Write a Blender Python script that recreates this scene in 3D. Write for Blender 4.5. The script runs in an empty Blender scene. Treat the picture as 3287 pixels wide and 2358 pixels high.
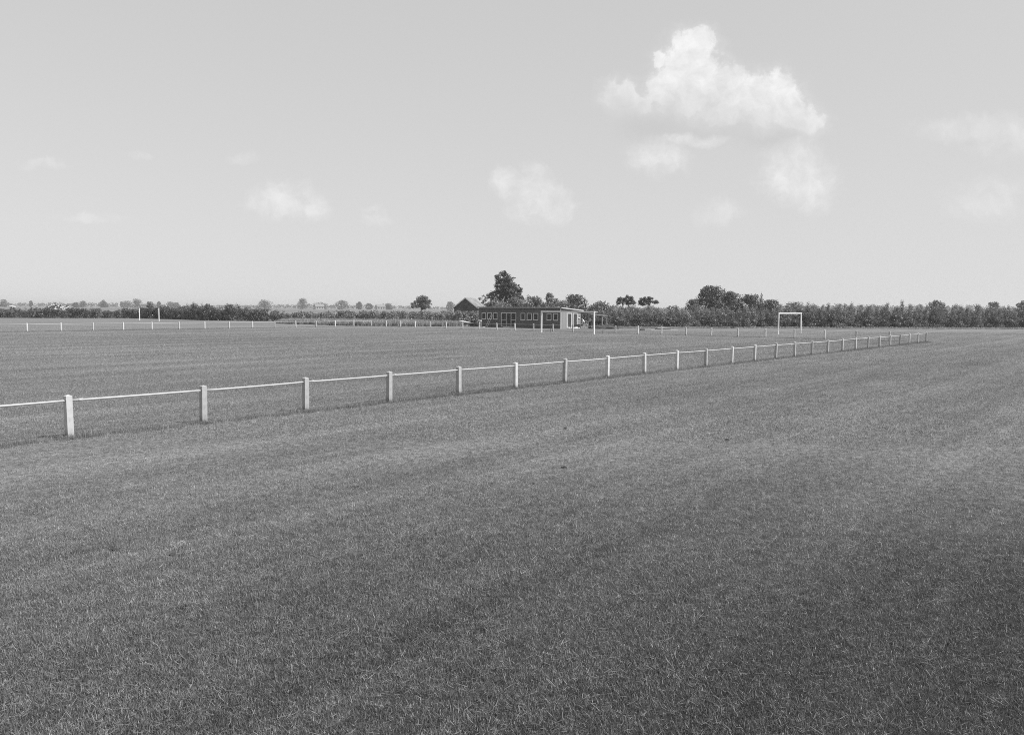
import bpy, bmesh, math, random
import numpy as np
from mathutils import Vector, Matrix

SC = bpy.context.scene
COL = SC.collection
R = math.radians

# ------------------------------------------------------------------ camera
CAM_H = 2.85
PITCH, ROLL = R(4.092), R(0.41)
cam_d = bpy.data.cameras.new('camera')
cam = bpy.data.objects.new('camera', cam_d); COL.objects.link(cam)
cam_d.sensor_width = 36.0; cam_d.lens = 2643.0/3287.0*36.0
cam_d.clip_start = 0.1; cam_d.clip_end = 20000
_c, _s, _cr, _sr = math.cos(PITCH), math.sin(PITCH), math.cos(ROLL), math.sin(ROLL)
_f = Vector((0, _c, -_s)); _u0 = Vector((0, _s, _c)); _r0 = Vector((1, 0, 0))
_r = _r0*_cr + _u0*_sr; _u = -_r0*_sr + _u0*_cr
cam.matrix_world = Matrix(((_r.x, _u.x, -_f.x, 0), (_r.y, _u.y, -_f.y, 0), (_r.z, _u.z, -_f.z, CAM_H), (0, 0, 0, 1)))
SC.camera = cam

# ------------------------------------------------------------------ sun, sky, exposure
SUN_EL, SUN_AZ = R(50), R(108)           # azimuth clockwise from +Y
SUN_V = Vector((math.sin(SUN_AZ)*math.cos(SUN_EL), math.cos(SUN_AZ)*math.cos(SUN_EL), math.sin(SUN_EL)))
sun_d = bpy.data.lights.new('sun', 'SUN'); sun_d.energy = 4.2; sun_d.angle = R(0.53); sun_d.color = (1, 1, 1)
sun = bpy.data.objects.new('sun', sun_d); COL.objects.link(sun)
sun.rotation_euler = (-SUN_V).to_track_quat('-Z', 'Y').to_euler()
sun.location = (60, -20, 80)
SC.view_settings.view_transform = 'Standard'; SC.view_settings.look = 'None'
SC.view_settings.gamma = 1.0; SC.view_settings.exposure = 0.6
SC.view_settings.use_curve_mapping = False
SC.cycles.use_denoising = False; SC.cycles.filter_width = 1.0
SC.cycles.max_bounces = 5; SC.cycles.diffuse_bounces = 3; SC.cycles.glossy_bounces = 2
SC.cycles.transmission_bounces = 3; SC.cycles.volume_bounces = 0; SC.cycles.transparent_max_bounces = 8
SC.cycles.use_adaptive_sampling = False

world = bpy.data.worlds.new('World'); SC.world = world; world.use_nodes = True
SKY_STRENGTH = 0.1
world.cycles.sampling_method = 'MANUAL'; world.cycles.sample_map_resolution = 512

# black-and-white film: one channel of the daylight sky, thin cumulus drawn by direction
MAIN = [(0.21, 0.3041, 0.0277, 0.0252), (0.2008, 0.2828, 0.0277, 0.0271), (0.2229, 0.2711, 0.0352, 0.0308), (0.2595, 0.2642, 0.0278, 0.0236), (0.284, 0.2549, 0.0315, 0.0236), (0.3083, 0.2574, 0.023, 0.0272), (0.3233, 0.2408, 0.0278, 0.0273), (0.3457, 0.2267, 0.023, 0.02), (0.2065, 0.2472, 0.0259, 0.0182), (0.2454, 0.2451, 0.0334, 0.0182), (0.1928, 0.3182, 0.0074, 0.0065), (0.1714, 0.298, 0.0096, 0.0108), (0.1286, 0.2514, 0.0252, 0.0189), (0.1506, 0.2444, 0.0204, 0.0116), (0.235, 0.255, 0.05, 0.03), (0.275, 0.24, 0.06, 0.025), (0.19, 0.262, 0.03, 0.03), (0.215, 0.318, 0.019, 0.016)]
MID = [(0.3379, 0.1666, 0.0354, 0.0276), (0.358, 0.1474, 0.0224, 0.0258), (0.1738, 0.1799, 0.0298, 0.0165), (0.2123, 0.2018, 0.0335, 0.0066), (-0.2818, 0.1254, 0.0281, 0.0148), (-0.2581, 0.1285, 0.0243, 0.0166), (-0.2374, 0.1169, 0.015, 0.013), (-0.2938, 0.1194, 0.0225, 0.0081), (-0.1676, 0.11, 0.0135, 0.0093), (-0.0089, 0.1537, 0.0142, 0.0133), (0.0207, 0.1568, 0.0149, 0.0147), (0.0268, 0.1364, 0.0243, 0.0203), (0.0507, 0.1219, 0.0206, 0.0155), (0.0151, 0.1157, 0.0187, 0.0111)]
FAINT = [(0.5434, 0.2161, 0.052, 0.0139), (0.5926, 0.2069, 0.0409, 0.0219), (0.2486, 0.1176, 0.0262, 0.0148), (-0.3226, 0.1754, 0.0168, 0.0073), (-0.4468, 0.1774, 0.0149, 0.0029), (-0.5625, 0.1673, 0.0224, 0.0051), (-0.5051, 0.1038, 0.0337, 0.0045), (0.5717, 0.1344, 0.0448, 0.0222)]
SHADE = [(0.17, 0.213, 0.055, 0.02), (0.24, 0.215, 0.07, 0.022), (0.30, 0.205, 0.05, 0.018), (0.55, 0.205, 0.035, 0.008)]
CLOUD = 6.15            # radiance of sunlit cloud in sky units
SKY_GAIN = 2.93


class NT:
    """small node-tree writer"""
    def __init__(self, tree):
        self.t = tree; self.n = tree.nodes; self.l = tree.links

    def new(self, typ, **kw):
        nd = self.n.new(typ)
        for k, v in kw.items():
            setattr(nd, k, v)
        return nd

    def put(self, sock, v):
        if v is None:
            return
        if isinstance(v, bpy.types.NodeSocket):
            self.l.new(v, sock)
        else:
            sock.default_value = v

    def math(self, op, a, b=None, c=None, clamp=False):
        nd = self.new('ShaderNodeMath', operation=op, use_clamp=clamp)
        self.put(nd.inputs[0], a); self.put(nd.inputs[1], b)
        if c is not None:
            self.put(nd.inputs[2], c)
        return nd.outputs[0]

    def vmath(self, op, a, b=None):
        nd = self.new('ShaderNodeVectorMath', operation=op)
        self.put(nd.inputs[0], a)
        if b is not None:
            self.put(nd.inputs[1], b)
        return nd.outputs['Value'] if op in ('LENGTH', 'DOT_PRODUCT', 'DISTANCE') else nd.outputs[0]

    def ramp(self, v, a, b, lo=0.0, hi=1.0, smooth=True):
        nd = self.new('ShaderNodeMapRange')
        nd.interpolation_type = 'SMOOTHSTEP' if smooth else 'LINEAR'
        self.put(nd.inputs[0], v)
        for i, x in enumerate((a, b, lo, hi)):
            self.put(nd.inputs[1+i], x)
        return nd.outputs[0]

    def noise(self, vec, scale, detail=4, rough=0.55, out=0, dim='3D'):
        nd = self.new('ShaderNodeTexNoise'); nd.noise_dimensions = dim
        if vec is not None:
            self.put(nd.inputs['Vector'], vec)
        nd.inputs['Scale'].default_value = scale
        nd.inputs['Detail'].default_value = detail
        nd.inputs['Roughness'].default_value = rough
        return nd.outputs[out]

    def mixf(self, f, a, b):
        return self.math('ADD', a, self.math('MULTIPLY', f, self.math('SUBTRACT', b, a)))


def build_world():
    w = NT(world.node_tree); w.n.clear()
    out = w.new('ShaderNodeOutputWorld'); bg = w.new('ShaderNodeBackground')
    w.l.new(bg.outputs[0], out.inputs[0]); bg.inputs['Strength'].default_value = SKY_STRENGTH
    sky = w.new('ShaderNodeTexSky'); sky.sky_type = 'NISHITA'; sky.sun_disc = False
    sky.sun_elevation = SUN_EL; sky.sun_rotation = SUN_AZ
    sky.air_density = 1.0; sky.dust_density = 0.0; sky.ozone_density = 1.0
    sep = w.new('ShaderNodeSeparateColor'); w.l.new(sky.outputs[0], sep.inputs[0])
    g = w.math('ADD', w.math('MULTIPLY', sep.outputs[0], 0.32), w.math('MULTIPLY', sep.outputs[2], 0.68))
    g = w.math('POWER', g, 0.25)            # the film's shoulder flattens the sky tone
    g = w.math('MULTIPLY', g, SKY_GAIN)
    tc = w.new('ShaderNodeTexCoord'); d = tc.outputs['Generated']
    sx = w.new('ShaderNodeSeparateXYZ'); w.l.new(d, sx.inputs[0])
    y = w.math('MAXIMUM', sx.outputs[1], 0.05)
    cx = w.new('ShaderNodeCombineXYZ')
    w.put(cx.inputs[0], w.math('DIVIDE', sx.outputs[0], y)); w.put(cx.inputs[1], w.math('DIVIDE', sx.outputs[2], y))
    P = cx.outputs[0]
    front = w.ramp(sx.outputs[1], 0.1, 0.3)

    def fbm_warp(scale, amp, detail, P=P):
        nz = w.new('ShaderNodeTexNoise'); nz.noise_dimensions = '2D'
        w.put(nz.inputs['Vector'], P); nz.inputs['Scale'].default_value = scale
        nz.inputs['Detail'].default_value = detail; nz.inputs['Roughness'].default_value = 0.62
        o = w.vmath('SUBTRACT', nz.outputs['Color'], (0.5, 0.5, 0.5))
        sc = w.vmath('MULTIPLY', o, (amp, amp, 0))
        return w.vmath('ADD', P, sc)
    W0 = fbm_warp(17, 0.026, 7)
    W1 = fbm_warp(46, 0.011, 6, W0)
    edge = w.noise(W0, 75, 6, 0.62, dim='2D')

    def field(lst, base, grow=1.0, k=0.35):
        F = None
        for a, b, ra, rb in lst:
            ra *= grow; rb *= grow
            mp = w.new('ShaderNodeVectorMath', operation='MULTIPLY_ADD')
            w.put(mp.inputs[0], base); mp.inputs[1].default_value = (1/ra, 1/rb, 0)
            mp.inputs[2].default_value = (-a/ra, -b/rb, 0)
            v = w.vmath('LENGTH', mp.outputs[0])
            if F is None:
                F = v
            else:
                nd = w.new('ShaderNodeMath', operation='SMOOTH_MIN'); w.put(nd.inputs[0], F); w.put(nd.inputs[1], v)
                nd.inputs[2].default_value = k; F = nd.outputs[0]
        return w.math('SUBTRACT', 1.0, F)
    e = w.math('MULTIPLY', w.math('SUBTRACT', edge, 0.5), 0.8)
    fm = field(MAIN, W1, 1.18)
    sp = w.new('ShaderNodeSeparateXYZ'); w.l.new(W1, sp.inputs[0])
    # height above the sloping, flat base of the big cloud
    hgt = w.math('ADD', sp.outputs[1], w.math('MULTIPLY', w.math('SUBTRACT', sp.outputs[0], 0.25), 0.16))
    basefade = w.ramp(hgt, 0.192, 0.262)
    am = w.math('MULTIPLY', w.ramp(w.math('ADD', fm, e), -0.05, 0.40), basefade)
    soft = w.math('MULTIPLY', w.ramp(w.math('ADD', fm, e), -0.45, 0.35), 0.28)
    ab = w.math('MULTIPLY', w.ramp(w.math('ADD', field(MID, W1, 1.4), e), -0.2, 0.75), 0.68)
    af = w.math('MULTIPLY', w.ramp(w.math('ADD', field(FAINT, W1, 1.25), e), -0.3, 0.8), 0.36)
    am = w.math('MULTIPLY', w.math('MAXIMUM', am, w.math('MULTIPLY', soft, w.ramp(hgt, 0.16, 0.24))), 0.92)
    detail = w.noise(W1, 30, 6, 0.62, dim='2D')
    lum = w.math('MULTIPLY', CLOUD, w.math('ADD', 0.90, w.math('MULTIPLY', w.math('SUBTRACT', detail, 0.45), 0.6)))
    lum = w.math('MULTIPLY', lum, w.mixf(w.ramp(hgt, 0.225, 0.285), 0.93, 1.0))
    ash = w.math('MULTIPLY', w.ramp(w.math('ADD', field(SHADE, W1), e), -0.2, 0.9), front)
    g = w.math('MULTIPLY', g, w.mixf(ash, 1.0, 0.945))       # grey undersides
    a = w.math('MAXIMUM', am, w.math('MAXIMUM', ab, af))
    a = w.math('MULTIPLY', a, front)
    # the same scattered fair-weather cloud goes on round the rest of the sky
    v2 = w.vmath('MULTIPLY', d, (1.0, 1.0, 2.6))
    n2 = w.noise(v2, 3.1, 6, 0.58)
    rest = w.math('MULTIPLY', w.ramp(n2, 0.56, 0.74), 0.55)
    sl = w.new('ShaderNodeSeparateXYZ'); w.l.new(P, sl.inputs[0])
    inview = w.math('MULTIPLY', w.math('MULTIPLY', w.ramp(w.math('ABSOLUTE', sl.outputs[0]), 0.85, 0.65), w.ramp(sl.outputs[1], 0.50, 0.40)), front)
    rest = w.math('MULTIPLY', w.math('MULTIPLY', rest, w.math('SUBTRACT', 1.0, inview)), w.ramp(sx.outputs[2], 0.02, 0.12))
    a = w.math('MAXIMUM', a, rest)
    g = w.mixf(a, g, lum)
    cc = w.new('ShaderNodeCombineColor')
    for i in range(3):
        w.put(cc.inputs[i], g)
    w.l.new(cc.outputs[0], bg.inputs['Color'])
build_world()

# ------------------------------------------------------------------ field axes
_dx, _dy = 0.6307, 0.7761
_n = math.hypot(_dx, _dy); DX, DY = _dx/_n, _dy/_n
TH = math.atan2(DY, DX)                    # direction of the near railing


def UV(u, v, z=0.0):
    """u along the near railing, v across the pitch"""
    return Vector((u*DX - v*DY, u*DY + v*DX, z))


# ------------------------------------------------------------------ materials
MATS = {}


def grey(v):
    return (v, v, v, 1)


def turf_tone(w, want_vignette=False):
    """albedo factor of the turf by place: mowing bands along the railing, dry patches, lens falloff painted in near the camera"""
    geo = w.new('ShaderNodeNewGeometry'); pos = geo.outputs['Position']
    rot = w.new('ShaderNodeVectorRotate'); rot.rotation_type = 'Z_AXIS'
    w.put(rot.inputs['Vector'], pos); rot.inputs['Angle'].default_value = -TH
    fl = w.vmath('MULTIPLY', rot.outputs[0], (1, 1, 0))
    big = w.noise(fl, 0.06, 3, 0.55)
    med = w.noise(w.vmath('MULTIPLY', fl, (0.22, 1.0, 0)), 0.75, 4, 0.6)
    band = w.noise(w.vmath('MULTIPLY', fl, (0.018, 1.0, 0)), 0.42, 2, 0.5)
    strk = w.noise(w.vmath('MULTIPLY', fl, (0.04, 1.0, 0)), 1.7, 3, 0.6)
    sml = w.noise(fl, 5.5, 4, 0.65)
    t = w.ramp(big, 0.3, 0.7, 0.90, 1.10, False)
    t = w.math('MULTIPLY', t, w.ramp(med, 0.3, 0.7, 0.92, 1.08, False))
    t = w.math('MULTIPLY', t, w.ramp(band, 0.3, 0.7, 0.84, 1.16, False))
    t = w.math('MULTIPLY', t, w.ramp(strk, 0.3, 0.7, 0.88, 1.12, False))
    t = w.math('MULTIPLY', t, w.ramp(sml, 0.28, 0.72, 0.66, 1.34, False))
    # lens falloff painted into the turf colour, darker towards the near right corner
    q = vignette = w.math('ADD', w.vmath('DISTANCE', w.vmath('MULTIPLY', pos, (0.6, 1, 0)), (3.3, 3.2, 0)), w.math('MULTIPLY', w.math('SUBTRACT', w.noise(pos, 0.45, 4, 0.6), 0.5), 5.0))
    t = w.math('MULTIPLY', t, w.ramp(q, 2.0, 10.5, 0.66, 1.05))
    return (t, vignette) if want_vignette else t


def out_bsdf(m):
    m.use_nodes = True
    w = NT(m.node_tree); b = w.n['Principled BSDF']
    return w, b


def mat_plain(name, v, rough=0.7, amp=0.15, scale=6.0, bump=0.0, stretch=(1, 1, 1), objrand=0.0, spec=0.3):
    if name in MATS:
        return MATS[name]
    m = bpy.data.materials.new(name); w, b = out_bsdf(m)
    tc = w.new('ShaderNodeTexCoord')
    vec = w.vmath('MULTIPLY', tc.outputs['Object'], stretch)
    n = w.noise(vec, scale, 6, 0.62)
    f = w.ramp(n, 0.25, 0.75, 1-amp, 1+amp, False)
    if objrand:
        oi = w.new('ShaderNodeObjectInfo')
        f = w.math('MULTIPLY', f, w.ramp(oi.outputs['Random'], 0, 1, 1-objrand, 1+objrand*0.6, False))
    f = w.math('MULTIPLY', f, v)
    cc = w.new('ShaderNodeCombineColor')
    for i in range(3):
        w.put(cc.inputs[i], f)
    w.l.new(cc.outputs[0], b.inputs['Base Color'])
    b.inputs['Roughness'].default_value = rough
    b.inputs['Specular IOR Level'].default_value = spec
    if bump:
        bp = w.new('ShaderNodeBump'); bp.inputs['Strength'].default_value = bump; bp.inputs['Distance'].default_value = 0.02
        w.l.new(n, bp.inputs['Height']); w.l.new(bp.outputs[0], b.inputs['Normal'])
    MATS[name] = m
    return m


def mat_planks(name, v, period, amp=0.25, axis=0, gap=0.5):
    m = bpy.data.materials.new(name); w, b = out_bsdf(m)
    tc = w.new('ShaderNodeTexCoord'); sp = w.new('ShaderNodeSeparateXYZ'); w.l.new(tc.outputs['Object'], sp.inputs[0])
    c = w.math('ADD', sp.outputs[0], sp.outputs[1])
    q = w.math('DIVIDE', c, period)
    wn = w.new('ShaderNodeTexWhiteNoise'); wn.noise_dimensions = '1D'; w.put(wn.inputs['W'], w.math('FLOOR', q))
    fr = w.math('FRACT', q)
    joint = w.ramp(w.math('MINIMUM', fr, w.math('SUBTRACT', 1.0, fr)), 0.02, 0.09)
    grain = w.noise(w.vmath('MULTIPLY', tc.outputs['Object'], (9, 9, 0.8)), 3, 5, 0.6)
    f = w.ramp(wn.outputs['Value'], 0, 1, 1-amp, 1+amp, False)
    f = w.math('MULTIPLY', f, w.ramp(grain, 0.25, 0.75, 0.82, 1.18, False))
    f = w.math('MULTIPLY', f, w.mixf(joint, gap, 1.0))
    f = w.math('MULTIPLY', f, v)
    cc = w.new('ShaderNodeCombineColor')
    for i in range(3):
        w.put(cc.inputs[i], f)
    w.l.new(cc.outputs[0], b.inputs['Base Color']); b.inputs['Roughness'].default_value = 0.75
    b.inputs['Specular IOR Level'].default_value = 0.2
    bp = w.new('ShaderNodeBump'); bp.inputs['Strength'].default_value = 0.6; bp.inputs['Distance'].default_value = 0.015
    w.l.new(joint, bp.inputs['Height']); w.l.new(bp.outputs[0], b.inputs['Normal'])
    MATS[name] = m
    return m


def mat_leaf(name, v, var=0.45, trans=0.28, turf=False, objrand=0.12):
    m = bpy.data.materials.new(name); m.use_nodes = True
    w = NT(m.node_tree); w.n.clear()
    out = w.new('ShaderNodeOutputMaterial')
    at = w.new('ShaderNodeAttribute'); at.attribute_name = 'tint'
    f = w.ramp(at.outputs['Fac'], 0, 1, 1-var, 1+var, False)
    if turf:
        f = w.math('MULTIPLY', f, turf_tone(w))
    else:
        oi = w.new('ShaderNodeObjectInfo')
        f = w.math('MULTIPLY', f, w.ramp(oi.outputs['Random'], 0, 1, 1-objrand, 1+objrand, False))
    f = w.math('MULTIPLY', f, v)
    cc = w.new('ShaderNodeCombineColor')
    for i in range(3):
        w.put(cc.inputs[i], f)
    df = w.new('ShaderNodeBsdfDiffuse'); tr = w.new('ShaderNodeBsdfTranslucent'); mx = w.new('ShaderNodeMixShader')
    w.l.new(cc.outputs[0], df.inputs[0]); w.l.new(cc.outputs[0], tr.inputs[0])
    mx.inputs[0].default_value = trans
    w.l.new(df.outputs[0], mx.inputs[1]); w.l.new(tr.outputs[0], mx.inputs[2])
    gl = w.new('ShaderNodeBsdfGlossy'); gl.inputs['Roughness'].default_value = 0.45; gl.inputs[0].default_value = grey(0.8)
    m2 = w.new('ShaderNodeMixShader'); m2.inputs[0].default_value = 0.04
    w.l.new(mx.outputs[0], m2.inputs[1]); w.l.new(gl.outputs[0], m2.inputs[2])
    w.l.new(m2.outputs[0], out.inputs[0])
    MATS[name] = m
    return m


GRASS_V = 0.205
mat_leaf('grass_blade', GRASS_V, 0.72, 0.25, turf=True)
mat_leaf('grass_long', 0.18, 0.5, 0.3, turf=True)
mat_leaf('weed_blade', 0.30, 0.5, 0.3)
mat_leaf('straw', 0.50, 0.3, 0.2)
mat_leaf('leaf_dark', 0.085, 0.45)
mat_leaf('leaf_mid', 0.175, 0.45)
mat_leaf('leaf_light', 0.20, 0.45)
mat_leaf('leaf_far', 0.11, 0.4)
mat_leaf('hedge_leaf', 0.125, 0.45, objrand=0.2)
mat_leaf('sapling_leaf', 0.18, 0.22, 0.35, objrand=0.28)
mat_plain('bark', 0.10, 0.9, 0.3, 8, 0.4, (1, 1, 0.3))
mat_plain('white_concrete', 0.46, 0.75, 0.16, 7, 0.15, objrand=0.28)
mat_plain('weathered_concrete', 0.33, 0.8, 0.22, 7, 0.15)
mat_plain('white_paint', 0.66, 0.5, 0.08, 5)
mat_plain('rail_paint', 0.40, 0.45, 0.12, 4)
mat_plain('dull_pipe', 0.34, 0.5, 0.2, 4)
mat_plain('trim_paint', 0.58, 0.6, 0.1, 5)
mat_plain('bright_trim', 0.62, 0.6, 0.1, 5)
mat_plain('dark_metal', 0.06, 0.5, 0.2, 6)
mat_plain('roof_felt', 0.16, 0.9, 0.25, 2.5, 0.2)
mat_plain('fascia', 0.24, 0.7, 0.2, 3)
mat_plain('concrete', 0.42, 0.85, 0.15, 5)
mat_plain('pale_board', 0.46, 0.7, 0.15, 4)
mat_plain('dark_board', 0.07, 0.8, 0.3, 5)
mat_plain('soil', 0.055, 0.95, 0.4, 4, 0.8)
mat_plain('rubble_pale', 0.42, 0.9, 0.3, 3, 0.3, objrand=0.5)
mat_plain('skin', 0.42, 0.6, 0.08, 6)
mat_plain('cloth_dark', 0.04, 0.9, 0.2, 10)
mat_plain('cloth_white', 0.72, 0.9, 0.1, 10)
mat_plain('cloth_grey', 0.30, 0.9, 0.15, 10)
mat_plain('cloth_light', 0.48, 0.9, 0.15, 10)
mat_plain('hair', 0.03, 0.7, 0.2, 20)
mat_plain('barn_gable', 0.09, 0.85, 0.25, 3, 0.2)
mat_plain('barn_roof', 0.21, 0.85, 0.5, 0.9, 0.3)
mat_plain('house_wall', 0.30, 0.8, 0.15, 2)
mat_plain('house_roof', 0.2, 0.8, 0.15, 2)
mat_planks('facade_boards', 0.105, 0.16, 0.14, gap=0.75)
mat_planks('end_boards', 0.235, 0.21, 0.16, gap=0.62)
mat_planks('door_boards', 0.05, 0.12, 0.3, gap=0.5)
m = bpy.data.materials.new('window_glass'); w, b = out_bsdf(m)
b.inputs['Base Color'].default_value = grey(0.012); b.inputs['Roughness'].default_value = 0.08
MATS['window_glass'] = m


def ground_material():
    m = bpy.data.materials.new('turf_ground'); w, b = out_bsdf(m)
    t, vignette = turf_tone(w, True)
    t = w.math('MULTIPLY', t, w.ramp(vignette, 5.0, 14.0, 0.5, 1.0))     # dark thatch and soil, with shade between near blades painted in
    geo = w.new('ShaderNodeNewGeometry'); pos = geo.outputs['Position']
    fine = w.noise(pos, 38, 5, 0.7)
    sp = w.new('ShaderNodeSeparateXYZ'); w.l.new(pos, sp.inputs[0])
    r = w.vmath('LENGTH', w.vmath('MULTIPLY', pos, (1, 1, 0)))
    # beyond the hedges: strips of other crops
    strip = w.noise(w.vmath('MULTIPLY', pos, (0.0022, 0.016, 0)), 1.0, 3, 0.5)
    far = w.ramp(r, 190, 260)
    t = w.mixf(far, t, w.ramp(strip, 0.35, 0.65, 0.7, 1.35, False))
    fib = w.noise(w.vmath('MULTIPLY', pos, (1.0, 0.45, 1.0)), 14, 6, 0.72)
    v = w.math('MULTIPLY', w.math('MULTIPLY', t, 0.148), w.math('MULTIPLY', w.ramp(fine, 0.25, 0.75, 0.5, 1.5, False), w.ramp(fib, 0.28, 0.72, 0.42, 1.58, False)))
    cc = w.new('ShaderNodeCombineColor')
    for i in range(3):
        w.put(cc.inputs[i], v)
    w.l.new(cc.outputs[0], b.inputs['Base Color']); b.inputs['Roughness'].default_value = 0.95
    b.inputs['Specular IOR Level'].default_value = 0.05
    bp = w.new('ShaderNodeBump'); bp.inputs['Strength'].default_value = 0.5; bp.inputs['Distance'].default_value = 0.03
    w.l.new(fine, bp.inputs['Height']); w.l.new(bp.outputs[0], b.inputs['Normal'])
    MATS['turf_ground'] = m
ground_material()


# ------------------------------------------------------------------ mesh helpers
class MB:
    def __init__(self):
        self.v = []; self.f = []

    def quad(self, *p):
        i = len(self.v); self.v += [tuple(q) for q in p]; self.f.append(tuple(range(i, i+len(p))))
        return self

    def box(self, x0, x1, y0, y1, z0, z1):
        i = len(self.v)
        self.v += [(x, y, z) for z in (z0, z1) for y in (y0, y1) for x in (x0, x1)]
        for q in ((0, 2, 3, 1), (4, 5, 7, 6), (0, 1, 5, 4), (2, 6, 7, 3), (0, 4, 6, 2), (1, 3, 7, 5)):
            self.f.append(tuple(i+k for k in q))
        return self

    def hexa(self, pts):
        """eight points, bottom ring then top ring, both counter-clockwise"""
        i = len(self.v); self.v += [tuple(p) for p in pts]
        for q in ((3, 2, 1, 0), (4, 5, 6, 7), (0, 1, 5, 4), (1, 2, 6, 5), (2, 3, 7, 6), (3, 0, 4, 7)):
            self.f.append(tuple(i+k for k in q))
        return self

    def tube(self, pts, rad, n=6, cap=True):
        pts = [Vector(p) for p in pts]
        if not isinstance(rad, (list, tuple)):
            rad = [rad]*len(pts)
        rings = []
        for k, p in enumerate(pts):
            a = pts[max(k-1, 0)]; b = pts[min(k+1, len(pts)-1)]
            t = (b-a).normalized()
            ref = Vector((0, 0, 1)) if abs(t.z) < 0.9 else Vector((1, 0, 0))
            s = t.cross(ref).normalized(); u = s.cross(t)
            i = len(self.v)
            for j in range(n):
                an = 2*math.pi*j/n
                self.v.append(tuple(p + (s*math.cos(an)+u*math.sin(an))*rad[k]))
            rings.append(i)
        for a, b in zip(rings, rings[1:]):
            for j in range(n):
                self.f.append((a+j, a+(j+1) % n, b+(j+1) % n, b+j))
        if cap:
            self.f.append(tuple(rings[0]+j for j in reversed(range(n)))); self.f.append(tuple(rings[-1]+j for j in range(n)))
        return self

    def mesh(self, name, mat, smooth=False):
        me = bpy.data.meshes.new(name); me.from_pydata(self.v, [], self.f)
        bm = bmesh.new(); bm.from_mesh(me); bmesh.ops.recalc_face_normals(bm, faces=bm.faces); bm.to_mesh(me); bm.free()
        if mat:
            me.materials.append(MATS[mat])
        if smooth:
            me.polygons.foreach_set('use_smooth', [True]*len(me.polygons))
        me.update()
        return me

    def build(self, name, mat, parent=None, smooth=False, loc=None):
        return link(name, self.mesh(name, mat, smooth), parent, loc)


def link(name, data, parent=None, loc=None):
    o = bpy.data.objects.new(name, data); COL.objects.link(o)
    o.parent = parent
    if loc is not None:
        o.location = loc
    return o


def tag(o, label=None, cat=None, group=None, kind=None):
    if label: o['label'] = label
    if cat: o['category'] = cat
    if group: o['group'] = group
    if kind: o['kind'] = kind
    return o


def thing(name, loc, rz=0.0, label=None, cat=None, group=None):
    o = bpy.data.objects.new(name, None); COL.objects.link(o)
    o.location = loc; o.rotation_euler = (0, 0, rz); o.empty_display_size = 0.3
    return tag(o, label, cat, group)


def bevel(o, width, seg=1):
    md = o.modifiers.new('bevel', 'BEVEL'); md.width = width; md.segments = seg; md.limit_method = 'ANGLE'
    return o


def quads_mesh(name, C, N, S, tint, mat, rng, aspect=0.6):
    """leaf-sized rhombic faces at centres C, facing N, of length S"""
    n = len(C)
    T = rng.normal(size=(n, 3)); T -= (T*N).sum(1)[:, None]*N
    T /= np.linalg.norm(T, axis=1)[:, None]+1e-9
    B = np.cross(N, T)
    s = S[:, None]
    V = np.stack([C-T*s*0.5, C+B*s*0.5*aspect, C+T*s*0.5, C-B*s*0.5*aspect], 1).reshape(-1, 3)
    return raw_quads(name, V, tint, mat)


def raw_quads(name, V, tint, mat):
    nq = len(V)//4
    me = bpy.data.meshes.new(name)
    me.vertices.add(len(V)); me.vertices.foreach_set('co', V.astype(np.float32).ravel())
    me.loops.add(nq*4); me.loops.foreach_set('vertex_index', np.arange(nq*4, dtype=np.int32))
    me.polygons.add(nq); me.polygons.foreach_set('loop_start', np.arange(0, nq*4, 4, dtype=np.int32))
    me.polygons.foreach_set('loop_total', np.full(nq, 4, dtype=np.int32))
    at = me.attributes.new('tint', 'FLOAT', 'FACE'); at.data.foreach_set('value', tint.astype(np.float32))
    me.materials.append(MATS[mat]); me.update(calc_edges=True)
    return me


def unit(rng, n):
    v = rng.normal(size=(n, 3)); return v/np.linalg.norm(v, axis=1)[:, None]


def leaf_cloud(name, lobes, count, size, mat, rng, shell=0.45, updown=0.3, aspect=0.7):
    """lobes: (x,y,z,rx,ry,rz). Leaves gather towards each lobe's surface."""
    L = np.array(lobes, float)
    wgt = (L[:, 3]*L[:, 4]*L[:, 5])**(2/3); wgt /= wgt.sum()
    idx = rng.choice(len(L), count, p=wgt)
    d = unit(rng, count)
    r = (1-shell*rng.random(count)**1.4)*(0.85+0.3*rng.random(count))
    C = L[idx, :3]+d*L[idx, 3:]*r[:, None]
    N = d*0.8+unit(rng, count)*0.9+np.array([0, 0, updown]); N /= np.linalg.norm(N, axis=1)[:, None]
    S = size*(0.6+0.8*rng.random(count))
    tint = np.clip(0.5+0.22*rng.normal(size=count)+0.12*(rng.random(len(L))-0.5)[idx]*2, 0, 1)
    k = C[:, 2] > 0.02
    return quads_mesh(name, C[k], N[k], S[k], tint[k], mat, rng, aspect)


# ------------------------------------------------------------------ ground
gm = MB()
X0 = [-4000, -600, -150, -30, 30, 150, 600, 4000]; Y0 = [-3000, -300, -30, 0, 30, 80, 150, 300, 900, 4000]
for i in range(len(X0)-1):
    for j in range(len(Y0)-1):
        gm.quad((X0[i], Y0[j], 0), (X0[i+1], Y0[j], 0), (X0[i+1], Y0[j+1], 0), (X0[i], Y0[j+1], 0))
me = gm.mesh('ground', 'turf_ground')
bm = bmesh.new(); bm.from_mesh(me); bmesh.ops.remove_doubles(bm, verts=bm.verts, dist=0.01); bm.to_mesh(me); bm.free()
ground = tag(link('ground', me), 'flat mown grass sports ground and fields reaching the horizon', 'ground', kind='structure')


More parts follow.
